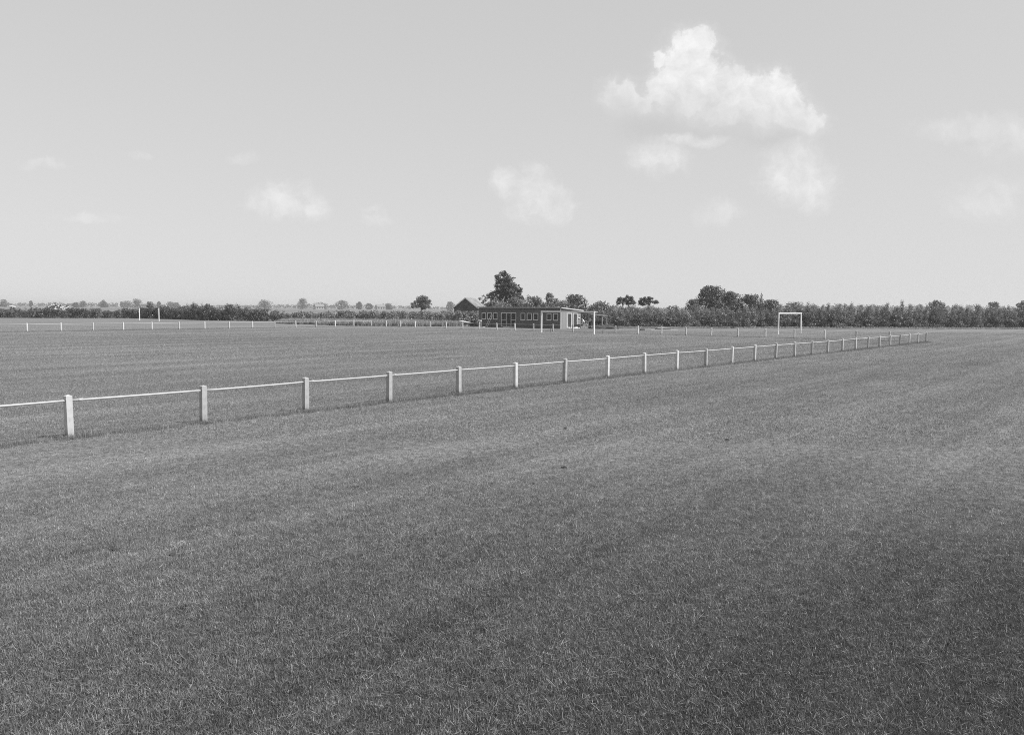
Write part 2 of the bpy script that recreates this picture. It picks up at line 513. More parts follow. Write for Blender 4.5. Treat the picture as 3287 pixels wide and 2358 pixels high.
# ------------------------------------------------------------------ grass (stuff)
def blade_patch(name, n, radius, h, wid, mat, rng, straw=0, lean=0.9, gauss=True):
    """n bent tapering blades, two quads each"""
    a = rng.random(n)*2*math.pi
    rr = radius*np.sqrt(rng.random(n))
    root = np.stack([rr*np.cos(a), rr*np.sin(a), np.zeros(n)], 1)
    hh = h*(0.45+0.8*rng.random(n)); az = rng.random(n)*2*math.pi
    tilt = lean*np.abs(rng.normal(size=n))*0.75
    tilt = np.clip(tilt, 0, 1.35)
    ww = wid*(0.6+0.8*rng.random(n)); tint = np.clip(0.5+0.2*rng.normal(size=n), 0, 1)
    if straw:
        k = rng.choice(n, straw, replace=False)
        hh[k] *= 1.6+1.3*rng.random(straw); tilt[k] = 1.25+0.25*rng.random(straw); ww[k] *= 1.2; root[k, 2] = h*0.55; tint[k] = 1.1+1.0*rng.random(straw)
    dirv = np.stack([np.cos(az)*np.sin(tilt), np.sin(az)*np.sin(tilt), np.cos(tilt)], 1)
    t2 = np.clip(tilt+0.15+0.3*rng.random(n), 0, 1.5)
    if straw:
        t2[k] = tilt[k]
    dir2 = np.stack([np.cos(az)*np.sin(t2), np.sin(az)*np.sin(t2), np.cos(t2)], 1)
    fa = rng.random(n)*2*math.pi
    side = np.stack([np.cos(fa), np.sin(fa), np.zeros(n)], 1)*ww[:, None]*0.5
    mid = root+dirv*(hh*0.55)[:, None]; tip = mid+dir2*(hh*0.45)[:, None]
    q1 = np.stack([root-side, root+side, mid+side*0.8, mid-side*0.8], 1)
    q2 = np.stack([mid-side*0.8, mid+side*0.8, tip+side*0.12, tip-side*0.12], 1)
    V = np.concatenate([q1, q2], 1).reshape(-1, 3)
    return raw_quads(name, V, np.repeat(tint, 2), mat)


def scatter(name, pts, variants, rng, smin=0.85, smax=1.2, tiltamp=0.0):
    n = len(pts)
    me = bpy.data.meshes.new(name); me.vertices.add(n)
    me.vertices.foreach_set('co', np.asarray(pts, np.float32).ravel())
    rot = np.zeros((n, 3), np.float32); rot[:, 2] = rng.random(n)*2*math.pi
    at = me.attributes.new('rot', 'FLOAT_VECTOR', 'POINT'); at.data.foreach_set('vector', rot.ravel())
    at = me.attributes.new('scl', 'FLOAT', 'POINT'); at.data.foreach_set('value', (smin+(smax-smin)*rng.random(n)).astype(np.float32))
    at = me.attributes.new('var', 'INT', 'POINT'); at.data.foreach_set('value', rng.integers(0, len(variants), n).astype(np.int32))
    me.update()
    o = link(name, me)
    ng = bpy.data.node_groups.new(name, 'GeometryNodeTree')
    ng.interface.new_socket(name='Geometry', in_out='INPUT', socket_type='NodeSocketGeometry')
    ng.interface.new_socket(name='Geometry', in_out='OUTPUT', socket_type='NodeSocketGeometry')
    gi = ng.nodes.new('NodeGroupInput'); go = ng.nodes.new('NodeGroupOutput')
    jn = ng.nodes.new('GeometryNodeJoinGeometry'); ng.links.new(jn.outputs[0], go.inputs[0])

    def named(nm, typ):
        a = ng.nodes.new('GeometryNodeInputNamedAttribute'); a.data_type = typ; a.inputs[0].default_value = nm
        return [s for s in a.outputs if s.enabled and s.name == 'Attribute'][0]
    rv, sv, vv = named('rot', 'FLOAT_VECTOR'), named('scl', 'FLOAT'), named('var', 'INT')
    for k, me_k in enumerate(variants):
        src = bpy.data.objects.new(me_k.name, me_k)
        oi = ng.nodes.new('GeometryNodeObjectInfo'); oi.inputs['Object'].default_value = src
        oi.inputs['As Instance'].default_value = True
        cmpn = ng.nodes.new('FunctionNodeCompare'); cmpn.data_type = 'INT'; cmpn.operation = 'EQUAL'
        ii = [s for s in cmpn.inputs if s.enabled]
        ng.links.new(vv, ii[0]); ii[1].default_value = k
        ip = ng.nodes.new('GeometryNodeInstanceOnPoints')
        ng.links.new(gi.outputs[0], ip.inputs['Points']); ng.links.new(cmpn.outputs[0], ip.inputs['Selection'])
        ng.links.new(oi.outputs['Geometry'], ip.inputs['Instance'])
        ng.links.new(rv, ip.inputs['Rotation']); ng.links.new(sv, ip.inputs['Scale'])
        ng.links.new(ip.outputs[0], jn.inputs[0])
    md = o.modifiers.new('scatter', 'NODES'); md.node_group = ng
    return o


rng = np.random.default_rng(7)


def wedge_points(y0, y1, step, margin, slope=0.66):
    ys = np.arange(y0, y1, step); P = []
    for y in ys:
        xs = np.arange(-(slope*y+margin), slope*y+margin, step)
        q = np.stack([xs, np.full(len(xs), y), np.zeros(len(xs))], 1)
        q[:, :2] += (rng.random((len(xs), 2))-0.5)*step*0.9
        P.append(q)
    return np.concatenate(P)


def tiered(name, P, counts, radius, h, wid, dist, label):
    """tufts carry fewer blades the farther off they stand"""
    d = np.linalg.norm(P[:, :2], axis=1)
    lo, hi = dist
    t = np.clip((d-lo)/(hi-lo), 0, 0.999)*(len(counts)-1)
    k = np.floor(t+rng.random(len(P))).astype(int)
    var = [blade_patch('turf_patch', c, radius, h, wid, 'grass_blade', rng, straw=max(1, c//80)) for c in counts for _ in range(2)]
    o = scatter(name, P, var, rng)
    vi = (k*2+rng.integers(0, 2, len(P))).astype(np.int32)
    o.data.attributes['var'].data.foreach_set('value', vi)
    return tag(o, label, 'grass', kind='stuff')


PN = wedge_points(4.2, 18, 0.36, 3.0)
tiered('grass', PN, [2100, 1750, 1400, 1100, 850, 620, 450, 330, 240], 0.50, 0.036, 0.0036, (6.5, 17.5), 'short mown grass in the foreground with dry clippings')
PM = wedge_points(18, 45, 0.5, 4.0)
tiered('mid_grass', PM, [420, 350, 290, 240, 200], 0.66, 0.044, 0.0055, (18, 46), 'short mown grass in the middle distance along the near railing')
PF = wedge_points(45, 112, 0.85, 6.0)
tiered('distant_grass', PF, [330, 240, 170, 110, 60], 1.05, 0.05, 0.009, (45, 115), 'short thin grass of the pitch beyond the near railing')

for nm in ('white_concrete', 'weathered_concrete'):
    w = NT(MATS[nm].node_tree); b = w.n['Principled BSDF']; src = b.inputs['Base Color'].links[0].from_socket
    tc = w.new('ShaderNodeTexCoord'); sp = w.new('ShaderNodeSeparateXYZ'); w.l.new(tc.outputs['Object'], sp.inputs[0])
    gr = w.noise(w.vmath('MULTIPLY', tc.outputs['Object'], (9, 9, 2.5)), 2.0, 5, 0.65)
    hh_ = w.math('ADD', sp.outputs[2], w.math('MULTIPLY', w.math('SUBTRACT', gr, 0.5), 0.35))
    f = w.math('MULTIPLY', w.ramp(hh_, 0.02, 0.20, 0.5, 1.0), w.ramp(gr, 0.55, 0.75, 1.0, 0.78))
    mx = w.vmath('SCALE', src); mx.node.inputs['Scale'].default_value = 1.0; w.l.new(f, mx.node.inputs['Scale'])
    w.l.new(mx, b.inputs['Base Color'])

# ------------------------------------------------------------------ railings
PITCH_V0, PITCH_V1 = 18.42, 95.7
U_FIRST, BAY, U_END = 7.66, 3.04, 83.66
POST_H, RAIL_Z = 0.945, 0.815


def post_mesh(w_=0.132, h_=POST_H):
    a = w_/2; b = MB()
    b.hexa([(-a, -a, -0.2), (a, -a, -0.2), (a, a, -0.2), (-a, a, -0.2), (-a, -a, h_-0.03), (a, -a, h_-0.03), (a, a, h_-0.03), (-a, a, h_-0.03)])
    i = len(b.v); b.f.pop(1)
    b.v.append((0, 0, h_))
    for k in range(4):
        b.f.append((4+k, 4+(k+1) % 4, i))
    return b.mesh('post', 'white_concrete')


POST = post_mesh()
rr = random.Random(3)


def railing(name, posts, rails, rad, mat, label, group=None, joints=(), grey_posts=()):
    """posts: world points; rails: pairs of indices joined by pipe"""
    root = thing(name, posts[0], TH, label, 'fence')
    inv = Matrix.Translation(posts[0]) @ Matrix.Rotation(TH, 4, 'Z')
    inv = inv.inverted()
    loc = [inv @ Vector(p) for p in posts]
    tops = []
    for p in loc:
        o = link('post', POST, root)
        hz = 1.0+rr.uniform(-0.012, 0.015)
        if grey_posts and loc.index(p) in grey_posts:
            o.material_slots[0].link = 'OBJECT'; o.material_slots[0].material = MATS['weathered_concrete']
        o.location = p; o.rotation_euler = (rr.uniform(-.014, .014), rr.uniform(-.014, .014), rr.uniform(-.06, .06)); o.scale = (1, 1, hz)
        tops.append(p+Vector((0, 0, RAIL_Z*hz)))
    for a, b in rails:
        A, B = tops[a], tops[b]
        d = (B-A); L = d.length; d = d.normalized()
        A2, B2 = A+d*0.06, B-d*0.06
        m_ = (A2+B2)*0.5+Vector((0, 0, -rr.uniform(0.002, 0.012)))
        t = MB().tube([A2, (A2*3+m_)/4*1.0+(m_-(A2+B2)*0.5)*0.5, m_, (B2*3+m_)/4+(m_-(A2+B2)*0.5)*0.5, B2], rad, 8)
        t.build('rail', mat, root, True)
        if (a in joints):
            c = A2+d*0.18
            MB().tube([c-d*0.05, c+d*0.05], rad*1.3, 8).build('pipe_coupling', mat, root, True)
    return root


JIT = {0: -.039, 1: .04, 2: .027, 3: .034, 4: .068, 9: -.03, 12: -.05}
near_posts = [UV(U_FIRST+BAY*i+JIT.get(i, 0)+0.0, PITCH_V0) for i in range(-1, 26)]
railing('touchline_railing', near_posts, [(i, i+1) for i in range(26)], 0.024, 'rail_paint',
        'long white post and pipe railing running across the foreground from left to right', joints=(1, 3, 4, 9, 14), grey_posts=(2, 7, 11, 16, 21, 23))
end_posts = [UV(83.75-0.0304*i, 18.6+BAY*i) for i in range(1, 25)]
railing('goal_line_railing', end_posts, [(i, i+1) for i in range(0, 17)], 0.016, 'dull_pipe',
        'white posts with thin dull pipe running behind the goal in front of the clubhouse')
far_posts = [UV(83.7-3.43*i, 95.6+0.02*i) for i in range(0, 17)]
railing('far_touchline_railing', far_posts, [(i, i+1) for i in range(16)], 0.024, 'rail_paint',
        'white post and pipe railing at the far left side of the pitch')

# longer grass left standing under the railings
tall_v = [blade_patch('long_tuft', 130, 0.20, 0.11, 0.005, 'grass_long', rng, lean=0.7) for _ in range(4)]
pl = []
for u in np.arange(2, U_END+0.5, 0.17):
    for k in range(2):
        p = UV(u+rng.uniform(-.1, .1), PITCH_V0+rng.normal()*0.09); pl.append(p[:])
for i in range(0, 27):
    for k in range(4):
        p = UV(U_FIRST+BAY*(i-1)+rng.normal()*0.12, PITCH_V0+rng.normal()*0.1); pl.append(p[:])
for v in np.arange(PITCH_V0, PITCH_V1, 0.28):
    pl.append(UV(U_END+rng.normal()*0.08, v)[:])
for u in np.arange(30, U_END, 0.28):
    pl.append(UV(u, PITCH_V1+rng.normal()*0.08)[:])
tag(scatter('long_grass', np.array(pl), tall_v, rng, 0.6, 1.25), 'longer dark unmown grass left in a strip under the railings', 'grass', kind='stuff')


# ------------------------------------------------------------------ goals
def goal(loc, ang, label, arms=True, barw=0.12, rear=1, bar='white_paint', bt=None):
    g = thing('goal', loc, ang, label, 'goal', 'football goals')
    hw = 3.66+barw/2
    for sx in (-1, 1):
        bevel(MB().box(sx*hw-barw/2, sx*hw+barw/2, -barw/2, barw/2, -0.3, 2.44).build('goal_post', 'white_paint', g), 0.008)
    bt = bt or barw
    bevel(MB().box(-hw-barw/2, hw+barw/2, -bt/2, bt/2, 2.443, 2.443+bt).build('crossbar', bar, g), 0.008)
    if arms:
        for sx in (-1, 1):
            MB().tube([(sx*hw, rear*0.055, 2.5), (sx*hw, rear*0.75, 2.49)], 0.025, 6).build('net_arm', 'white_paint', g)
            MB().tube([(sx*hw, rear*1.75, -0.2), (sx*hw+0.03, rear*1.83, 0.55)], 0.022, 6).build('net_stake', 'dark_metal', g)
    return g


goal(UV(78.4, 55.5), TH-math.pi/2, 'white wooden football goal standing in front of the clubhouse', True, 0.15, rear=1)
gb = Vector((31.7, 98.2, 0))+Vector((DX, DY, 0))*3.72
goal(gb, TH, 'white football goal on the right before the young tree plantation', False, 0.13)
goal(Vector((-69.6, 158.0, 0)), TH-math.pi/2, 'distant white football goal on the left before the dark hedge', False, 0.14, bar='fascia', bt=0.05)


# ------------------------------------------------------------------ clubhouse
def wall_grid(mb, a0, a1, z0, z1, holes, place, t):
    """wall plate of thickness t in the (a, z) plane with rectangular openings; place(a, depth, z) -> point"""
    xs = sorted({a0, a1, *[h[0] for h in holes], *[h[1] for h in holes]})
    zs = sorted({z0, z1, *[h[2] for h in holes], *[h[3] for h in holes]})
    nx, nz = len(xs)-1, len(zs)-1

    def solid(i, j):
        if i < 0 or j < 0 or i >= nx or j >= nz:
            return False
        cx, cz = (xs[i]+xs[i+1])/2, (zs[j]+zs[j+1])/2
        return not any(h[0] < cx < h[1] and h[2] < cz < h[3] for h in holes)
    for i in range(nx):
        for j in range(nz):
            if not solid(i, j):
                continue
            A, B, C_, D_ = xs[i], xs[i+1], zs[j], zs[j+1]
            for dd in (0, t):
                mb.quad(place(A, dd, C_), place(B, dd, C_), place(B, dd, D_), place(A, dd, D_))
            if not solid(i-1, j): mb.quad(place(A, 0, C_), place(A, t, C_), place(A, t, D_), place(A, 0, D_))
            if not solid(i+1, j): mb.quad(place(B, 0, C_), place(B, t, C_), place(B, t, D_), place(B, 0, D_))
            if not solid(i, j-1): mb.quad(place(A, 0, C_), place(B, 0, C_), place(B, t, C_), place(A, t, C_))
            if not solid(i, j+1): mb.quad(place(A, 0, D_), place(B, 0, D_), place(B, t, D_), place(A, t, D_))


def frame(mb, a0, a1, z0, z1, w_, place, d0, d1):
    """four frame members round an opening, butted end to end"""
    for (p, q, r_, s_) in ((a0, a0+w_, z0, z1), (a1-w_, a1, z0, z1), (a0+w_, a1-w_, z0, z0+w_), (a0+w_, a1-w_, z1-w_, z1)):
        mb.hexa([place(p, d0, r_), place(q, d0, r_), place(q, d1, r_), place(p, d1, r_), place(p, d0, s_), place(q, d0, s_), place(q, d1, s_), place(p, d1, s_)])


club = thing('clubhouse', UV(95.6, 85.1), TH-math.pi/2, 'low flat roofed dark timber clubhouse with a row of small windows', 'building')
CX0, CX1, CD, CH, CH2 = 0.80, 16.33, 5.0, 2.93, 2.58
WIN = [(1.39, 2.17), (2.52, 3.33), (3.70, 4.46), (9.05, 9.83), (10.23, 11.05), (11.43, 12.24), (13.86, 14.62), (15.04, 15.81)]
fp = lambda a, d_, z: (a, d_, z)
holes = [(a, b_, 1.22, 2.16) for a, b_ in WIN]+[(5.27, 8.12, 0.16, 2.19)]
mb = MB(); wall_grid(mb, CX0, CX1-0.125, 0.0, CH, holes, fp, 0.12); mb.build('wall', 'facade_boards', club)
ep = lambda a, d_, z: (CX1-d_, a, z)
eh = [(1.6, 2.62, 0.14, 2.2), (3.02, 4.05, 0.14, 2.2), (4.37, 4.70, 1.55, 2.05)]
mb = MB(); wall_grid(mb, 0.0, CD, 0.0, CH2-0.02, eh, ep, 0.12)
i = len(mb.v); mb.hexa([(CX1-0.12, 0, CH2-0.018), (CX1, 0, CH2-0.018), (CX1, CD, CH2-0.018), (CX1-0.12, CD, CH2-0.018), (CX1-0.12, 0, CH), (CX1, 0, CH), (CX1, CD, CH2), (CX1-0.12, CD, CH2)])
tag(mb.build('wall', 'end_boards', club), 'sunlit pale end wall of upright boards')
mb = MB(); mb.box(CX0, CX1-0.125, CD-0.12, CD, 0, CH2); mb.build('wall', 'facade_boards', club)
mb = MB(); mb.hexa([(CX0, 0.125, 0), (CX0+0.12, 0.125, 0), (CX0+0.12, CD-0.125, 0), (CX0, CD-0.125, 0), (CX0, 0.125, CH), (CX0+0.12, 0.125, CH), (CX0+0.12, CD-0.125, CH2), (CX0, CD-0.125, CH2)]); mb.build('wall', 'facade_boards', club)
mb = MB(); mb.box(CX0+0.13, CX1-0.13, 0.13, CD-0.13, 0.0, 0.06); mb.build('floor', 'dark_board', club)
mb = MB(); mb.box(CX0+0.15, CX1-0.15, 2.4, 2.5, 0.06, CH2); mb.build('partition', 'dark_board', club)
# roof: felt slab falling to the rear
o1, o2 = 0.28, 0.18
sl = (CH2-CH)/CD
zr = lambda y: CH+0.004+sl*y
mb = MB(); mb.hexa([(CX0-o2, -o1, zr(-o1)), (CX1+o1, -o1, zr(-o1)), (CX1+o1, CD+o1, zr(CD+o1)), (CX0-o2, CD+o1, zr(CD+o1)),
                    (CX0-o2, -o1, zr(-o1)+0.10), (CX1+o1, -o1, zr(-o1)+0.10), (CX1+o1, CD+o1, zr(CD+o1)+0.10), (CX0-o2, CD+o1, zr(CD+o1)+0.10)])
roof = mb.build('roof', 'roof_felt', club)
mb = MB(); mb.box(CX0-o2, CX1+o1, -o1-0.028, -o1-0.003, zr(-o1)-0.05, zr(-o1)+0.12); mb.build('fascia', 'fascia', roof)
mb = MB(); y0_, y1_ = -o1-0.028, CD+o1
mb.hexa([(CX1+o1+0.003, y0_, zr(y0_)-0.03), (CX1+o1+0.03, y0_, zr(y0_)-0.03), (CX1+o1+0.03, y1_, zr(y1_)-0.03), (CX1+o1+0.003, y1_, zr(y1_)-0.03),
         (CX1+o1+0.003, y0_, zr(y0_)+0.13), (CX1+o1+0.03, y0_, zr(y0_)+0.13), (CX1+o1+0.03, y1_, zr(y1_)+0.13), (CX1+o1+0.003, y1_, zr(y1_)+0.13)]); mb.build('fascia', 'concrete', roof)
for k in range(9):                       # rafter tails under the verge
    yy = 0.2+k*0.57
    MB().box(CX1+0.003, CX1+o1-0.01, yy, yy+0.08, zr(yy)-0.12, zr(yy)-0.01).build('rafter_tail', 'dark_board', roof)
mb = MB(); mb.box(15.1, 15.75, 0.2, 0.55, zr(0.4)+0.10, zr(0.4)+0.19); bevel(mb.build('roof_hatch', 'bright_trim', roof), 0.02)
MB().tube([(9.4, 2.6, zr(2.6)+0.09), (9.4, 2.6, zr(2.6)+0.42)], 0.07, 8).build('vent_pipe', 'roof_felt', roof)
# windows
for a, b_ in WIN:
    fr_ = MB(); frame(fr_, a-0.035, b_+0.035, 1.185, 2.195, 0.085, fp, -0.035, 0.07); wn_ = fr_.build('window', 'trim_paint', club)
    MB().box(a+0.05, b_-0.05, 0.02, 0.03, 1.27, 2.11).build('pane', 'window_glass', wn_)
    MB().box(a-0.06, b_+0.06, -0.075, -0.037, 1.15, 1.205).build('sill', 'trim_paint', wn_)
# glazed double front
gd = MB(); frame(gd, 5.24, 8.15, 0.12, 2.22, 0.085, fp, -0.04, 0.07); gdo = gd.build('glazed_front', 'trim_paint', club)
for xm in (6.20, 7.13):
    MB().box(xm, xm+0.085, -0.03, 0.06, 0.205, 2.135).build('mullion', 'trim_paint', gdo)
for (xa, xb) in ((5.33, 6.195), (7.22, 8.06)):
    MB().box(xa, xb, -0.02, 0.05, 1.13, 1.20).build('transom', 'trim_paint', gdo)
    MB().box(xa, xb, 0.02, 0.03, 1.205, 2.13).build('pane', 'window_glass', gdo)
    MB().box(xa, xb, 0.02, 0.03, 0.21, 1.125).build('pane', 'window_glass', gdo)
dd = MB().box(6.29, 7.125, 0.0, 0.045, 0.21, 2.13).build('door', 'door_boards', club)
MB().tube([(7.06, -0.05, 1.02), (7.06, -0.05, 1.16)], 0.015, 6).build('door_handle', 'dull_pipe', dd)
MB().box(6.1, 7.3, -0.55, -0.05, 0.0, 0.13).build('step', 'concrete', club)
# end doors, small window, steps
for a, b_ in ((1.6, 2.62), (3.02, 4.05)):
    df_ = MB(); frame(df_, a-0.03, b_+0.03, 0.13, 2.24, 0.09, ep, -0.035, 0.08); f_ = df_.build('door_frame', 'bright_trim', club)
    do = MB().box(CX1-0.075, CX1-0.04, a+0.065, b_-0.065, 0.225, 2.14).build('door', 'door_boards', club)
    MB().tube([(CX1-0.01, b_-0.16, 1.05), (CX1-0.01, b_-0.16, 1.2)], 0.014, 6).build('door_handle', 'dull_pipe', do)
    bevel(MB().box(CX1+0.004, CX1+0.48, a-0.12, b_+0.12, 0.0, 0.15).build('step', 'bright_trim', club), 0.01)
fr_ = MB(); frame(fr_, 4.34, 4.73, 1.52, 2.08, 0.06, ep, -0.03, 0.06); wn_ = fr_.build('window', 'bright_trim', club)
MB().box(CX1-0.04, CX1-0.03, 4.40, 4.67, 1.58, 2.02).build('pane', 'window_glass', wn_)
MB().box(CX1+0.033, CX1+0.09, 4.30, 4.77, 1.47, 1.518).build('sill', 'bright_trim', wn_)
MB().box(CX1-0.123, CX1+0.003, -0.03, -0.003, 0.0, CH).build('corner_board', 'trim_paint', club)
MB().tube([(CX0-0.09, 0.05, 0.0), (CX0-0.09, 0.05, CH-0.1)], 0.045, 8).build('downpipe', 'dull_pipe', club)
lm = MB().box(CX0-0.55, CX0-0.14, 0.0, 0.10, 1.88, 1.96).build('lamp_bracket', 'bright_trim', club)

CL = club.matrix_basis.copy()


def clubp(x, y, z=0.0):
    return CL @ Vector((x, y, z))


# ladder leaning on the front
lad = thing('ladder', clubp(3.0, -0.85), TH-math.pi/2, 'wooden ladder leaning against the clubhouse front between two windows', 'ladder')
for dx_ in (-0.19, 0.19):
    MB().tube([(dx_, 0, 0), (dx_+0.68, 0.80, 2.25)], 0.028, 6).build('side_rail', 'trim_paint', lad)
for k in range(8):
    f_ = (k+0.7)/8.3
    MB().tube([(-0.19+0.68*f_, 0.80*f_, 2.25*f_), (0.19+0.68*f_, 0.80*f_, 2.25*f_)], 0.016, 6).build('rung', 'trim_paint', lad)

# ------------------------------------------------------------------ barn behind
bx_, by_ = -8.55, 150.0
BD = Vector((0.25, 0.968, 0)); bang = math.atan2(BD.y, BD.x)-math.pi/2
barn = thing('barn', (bx_, by_, 0), bang, 'gabled brick barn with pale verge boards behind the clubhouse', 'building')
hw, ez, az_, bl = 2.15, 3.05, 4.70, 5.6
mb = MB()
mb.v = [(-hw, 0, 0), (hw, 0, 0), (hw, 0, ez), (0, 0, az_-0.06), (-hw, 0, ez), (-hw, bl, 0), (hw, bl, 0), (hw, bl, ez), (0, bl, az_-0.06), (-hw, bl, ez)]
mb.f = [(0, 1, 2, 3, 4), (9, 8, 7, 6, 5), (0, 5, 6, 1), (1, 6, 7, 2), (0, 4, 9, 5), (2, 7, 8, 3), (4, 3, 8, 9)]
mb.build('wall', 'barn_gable', barn)
pit = (az_-ez)/hw
for sx in (-1, 1):
    e_ = hw+0.3; ze = az_-pit*e_
    mb = MB().hexa([(0.0, -0.12, az_-0.02), (sx*e_, -0.12, ze-0.02), (sx*e_, bl+0.12, ze-0.02), (0, bl+0.12, az_-0.02),
                    (0.0, -0.12, az_+0.07), (sx*e_, -0.12, ze+0.07), (sx*e_, bl+0.12, ze+0.07), (0, bl+0.12, az_+0.07)])
    ro = mb.build('roof', 'barn_roof', barn)
    for k in range(10):               # raised tile courses
        t0, t1 = k/10, (k+0.92)/10
        MB().hexa([(sx*e_*t0, -0.10, az_+0.073-pit*e_*t0), (sx*e_*t1, -0.10, az_+0.073-pit*e_*t1), (sx*e_*t1, bl+0.10, az_+0.073-pit*e_*t1), (sx*e_*t0, bl+0.10, az_+0.073-pit*e_*t0),
                   (sx*e_*t0, -0.10, az_+0.085-pit*e_*t0), (sx*e_*t1, -0.10, az_+0.115-pit*e_*t1), (sx*e_*t1, bl+0.10, az_+0.115-pit*e_*t1), (sx*e_*t0, bl+0.10, az_+0.085-pit*e_*t0)]).build('tile_course', 'barn_roof', ro)
    mb = MB().hexa([(0.0, -0.16, az_-0.10), (sx*e_, -0.16, ze-0.10), (sx*e_, -0.123, ze-0.10), (0, -0.123, az_-0.10),
                    (0.0, -0.16, az_+0.12), (sx*e_, -0.16, ze+0.12), (sx*e_, -0.123, ze+0.12), (0, -0.123, az_+0.12)])
    mb.build('verge_board', 'bright_trim', barn)
MB().box(-0.35, 0.35, -0.03, 0.0-0.003, 2.6, 3.3).build('hatch', 'dark_board', barn)

# ------------------------------------------------------------------ things round the clubhouse
tb = thing('trestle_table', clubp(-1.6, -0.1), TH-math.pi/2, 'slanting pale board laid over a pile of timber left of the clubhouse', 'table')
for k in range(3):
    xx = -0.9+k*0.9; z1_ = 0.74-0.13*k
    for s_ in (-0.25, 0.25):
        MB().tube([(xx, s_*1.5, 0), (xx, s_*0.4, z1_)], 0.035, 6).build('leg', 'dark_board', tb)
bd_ = MB().hexa([(-1.35, -0.45, 0.83), (1.15, -0.45, 0.46), (1.15, 0.45, 0.46), (-1.35, 0.45, 0.83), (-1.35, -0.45, 0.89), (1.15, -0.45, 0.52), (1.15, 0.45, 0.52), (-1.35, 0.45, 0.89)])
bd_.build('board', 'pale_board', tb)
pile = thing('timber_pile', clubp(-0.6, 0.45), TH-math.pi/2+0.1, 'dark heap of timber beside the left end of the clubhouse', 'timber')
for k in range(14):
    lx, lz = rr.uniform(0.5, 1.2), 0.06+0.09*(k//3)
    o = MB().box(-lx, lx*0.7, -0.08, 0.08, -0.035, 0.035).build('plank', 'dark_board' if k % 5 else 'concrete', pile)
    o.location = (rr.uniform(-.2, .2), (k % 3-1)*0.22, lz); o.rotation_euler = (rr.uniform(-.04, .04), rr.uniform(-.04, .04), rr.uniform(-.2, .2))


def plank(loc, rz, L, wd, t, mat, label, group=None):
    o = bevel(MB().box(-L/2, L/2, -wd/2, wd/2, 0.0, t).build('plank', mat), 0.006)
    o.location = loc; o.rotation_euler = (0, 0, rz)
    return tag(o, label, 'plank', group)


plank(clubp(2.6, -1.9, 0.02), TH-math.pi/2+0.05, 1.7, 0.45, 0.06, 'pale_board', 'pale board lying on the grass below the ladder')
plank(clubp(10.2, -0.9, 0.01), TH-math.pi/2, 2.2, 0.35, 0.10, 'dark_board', 'dark beam lying on the ground below the three middle windows')
plank(clubp(13.4, -0.9, 0.01), TH-math.pi/2+0.1, 1.8, 0.35, 0.10, 'dark_board', 'short dark beam lying by the wall behind the left goal post')
plank((20.6, 111.8, 0.02), 0.26, 4.0, 0.30, 0.06, 'pale_board', 'long pale plank on the grass right of the clubhouse')
st = thing('timber_stack', (21.3, 116.9, 0), 0.1, 'dark low timber stack with a white board on top right of the clubhouse', 'timber')
for k in range(3):
    MB().box(-1.15+0.1*k, 1.1-0.12*k, -0.35+0.22*k, -0.17+0.22*k, 0.0, 0.16).build('beam', 'dark_board', st)
o = MB().hexa([(-0.7, -0.3, 0.20), (1.05, -0.3, 0.165), (1.05, 0.25, 0.165), (-0.7, 0.25, 0.20), (-0.7, -0.3, 0.26), (1.05, -0.3, 0.225), (1.05, 0.25, 0.225), (-0.7, 0.25, 0.26)]).build('top_board', 'white_paint', st)
bxx = thing('crate', (17.8, 112.7, 0), 0.3, 'small dark wooden crate on the grass behind the goal line railing', 'crate')
for k in range(2):
    for s_ in (-1, 1):
        MB().box(-0.3, 0.3, s_*0.22-0.012, s_*0.22+0.012, 0.02+0.1*k, 0.10+0.1*k).build('slat', 'dark_board', bxx)
        MB().box(s_*0.3-0.012 + s_*0.013, s_*0.3+0.012 + s_*0.013, -0.22, 0.22, 0.02+0.1*k, 0.10+0.1*k).build('slat', 'dark_board' if s_ < 0 else 'pale_board', bxx)
MB().box(-0.287, 0.287, -0.205, 0.205, 0.0, 0.018).build('base', 'dark_board', bxx)


def mound(name, loc, rx, ry, h_, mat, label, cat, seed, rz=0):
    r_ = np.random.default_rng(seed); b_ = MB(); n1, n2 = 22, 7
    for j in range(n2+1):
        for k in range(n1):
            a = 2*math.pi*k/n1; q = j/n2
            rad = (1-q)*(1+0.12*r_.normal()); zz = h_*math.sin(q*math.pi/2)**0.8*(1+0.14*r_.normal()) if j else -0.03
            b_.v.append((rx*rad*math.cos(a), ry*rad*math.sin(a), zz))
    for j in range(n2):
        for k in range(n1):
            b_.f.append((j*n1+k, j*n1+(k+1) % n1, (j+1)*n1+(k+1) % n1, (j+1)*n1+k))
    o = b_.build(name, mat); o.location = loc; o.rotation_euler = (0, 0, rz)
    return tag(o, label, cat)


mound('soil_heap', (13.2, 119.6, 0), 2.3, 0.9, 0.62, 'soil', 'long dark heap of earth behind the right goal post', 'earth', 5, 0.15)
# open lean-to against the rear corner
lt = thing('lean_to', UV(101.2, 66.9), TH-math.pi/2, 'open lean-to frame with sloping roof right of the clubhouse', 'shelter')
MB().hexa([(-0.6, -0.7, 2.05), (2.0, -0.7, 1.85), (2.0, 0.7, 1.85), (-0.6, 0.7, 2.05), (-0.6, -0.7, 2.13), (2.0, -0.7, 1.93), (2.0, 0.7, 1.93), (-0.6, 0.7, 2.13)]).build('roof', 'roof_felt', lt)
for xx, yy, hh_ in ((1.85, -0.6, 1.87), (1.85, 0.6, 1.87), (-0.45, 0.6, 2.04), (-0.45, -0.6, 2.04)):
    MB().box(xx-0.05, xx+0.05, yy-0.05, yy+0.05, 0, hh_-0.005).build('post', 'fascia', lt)

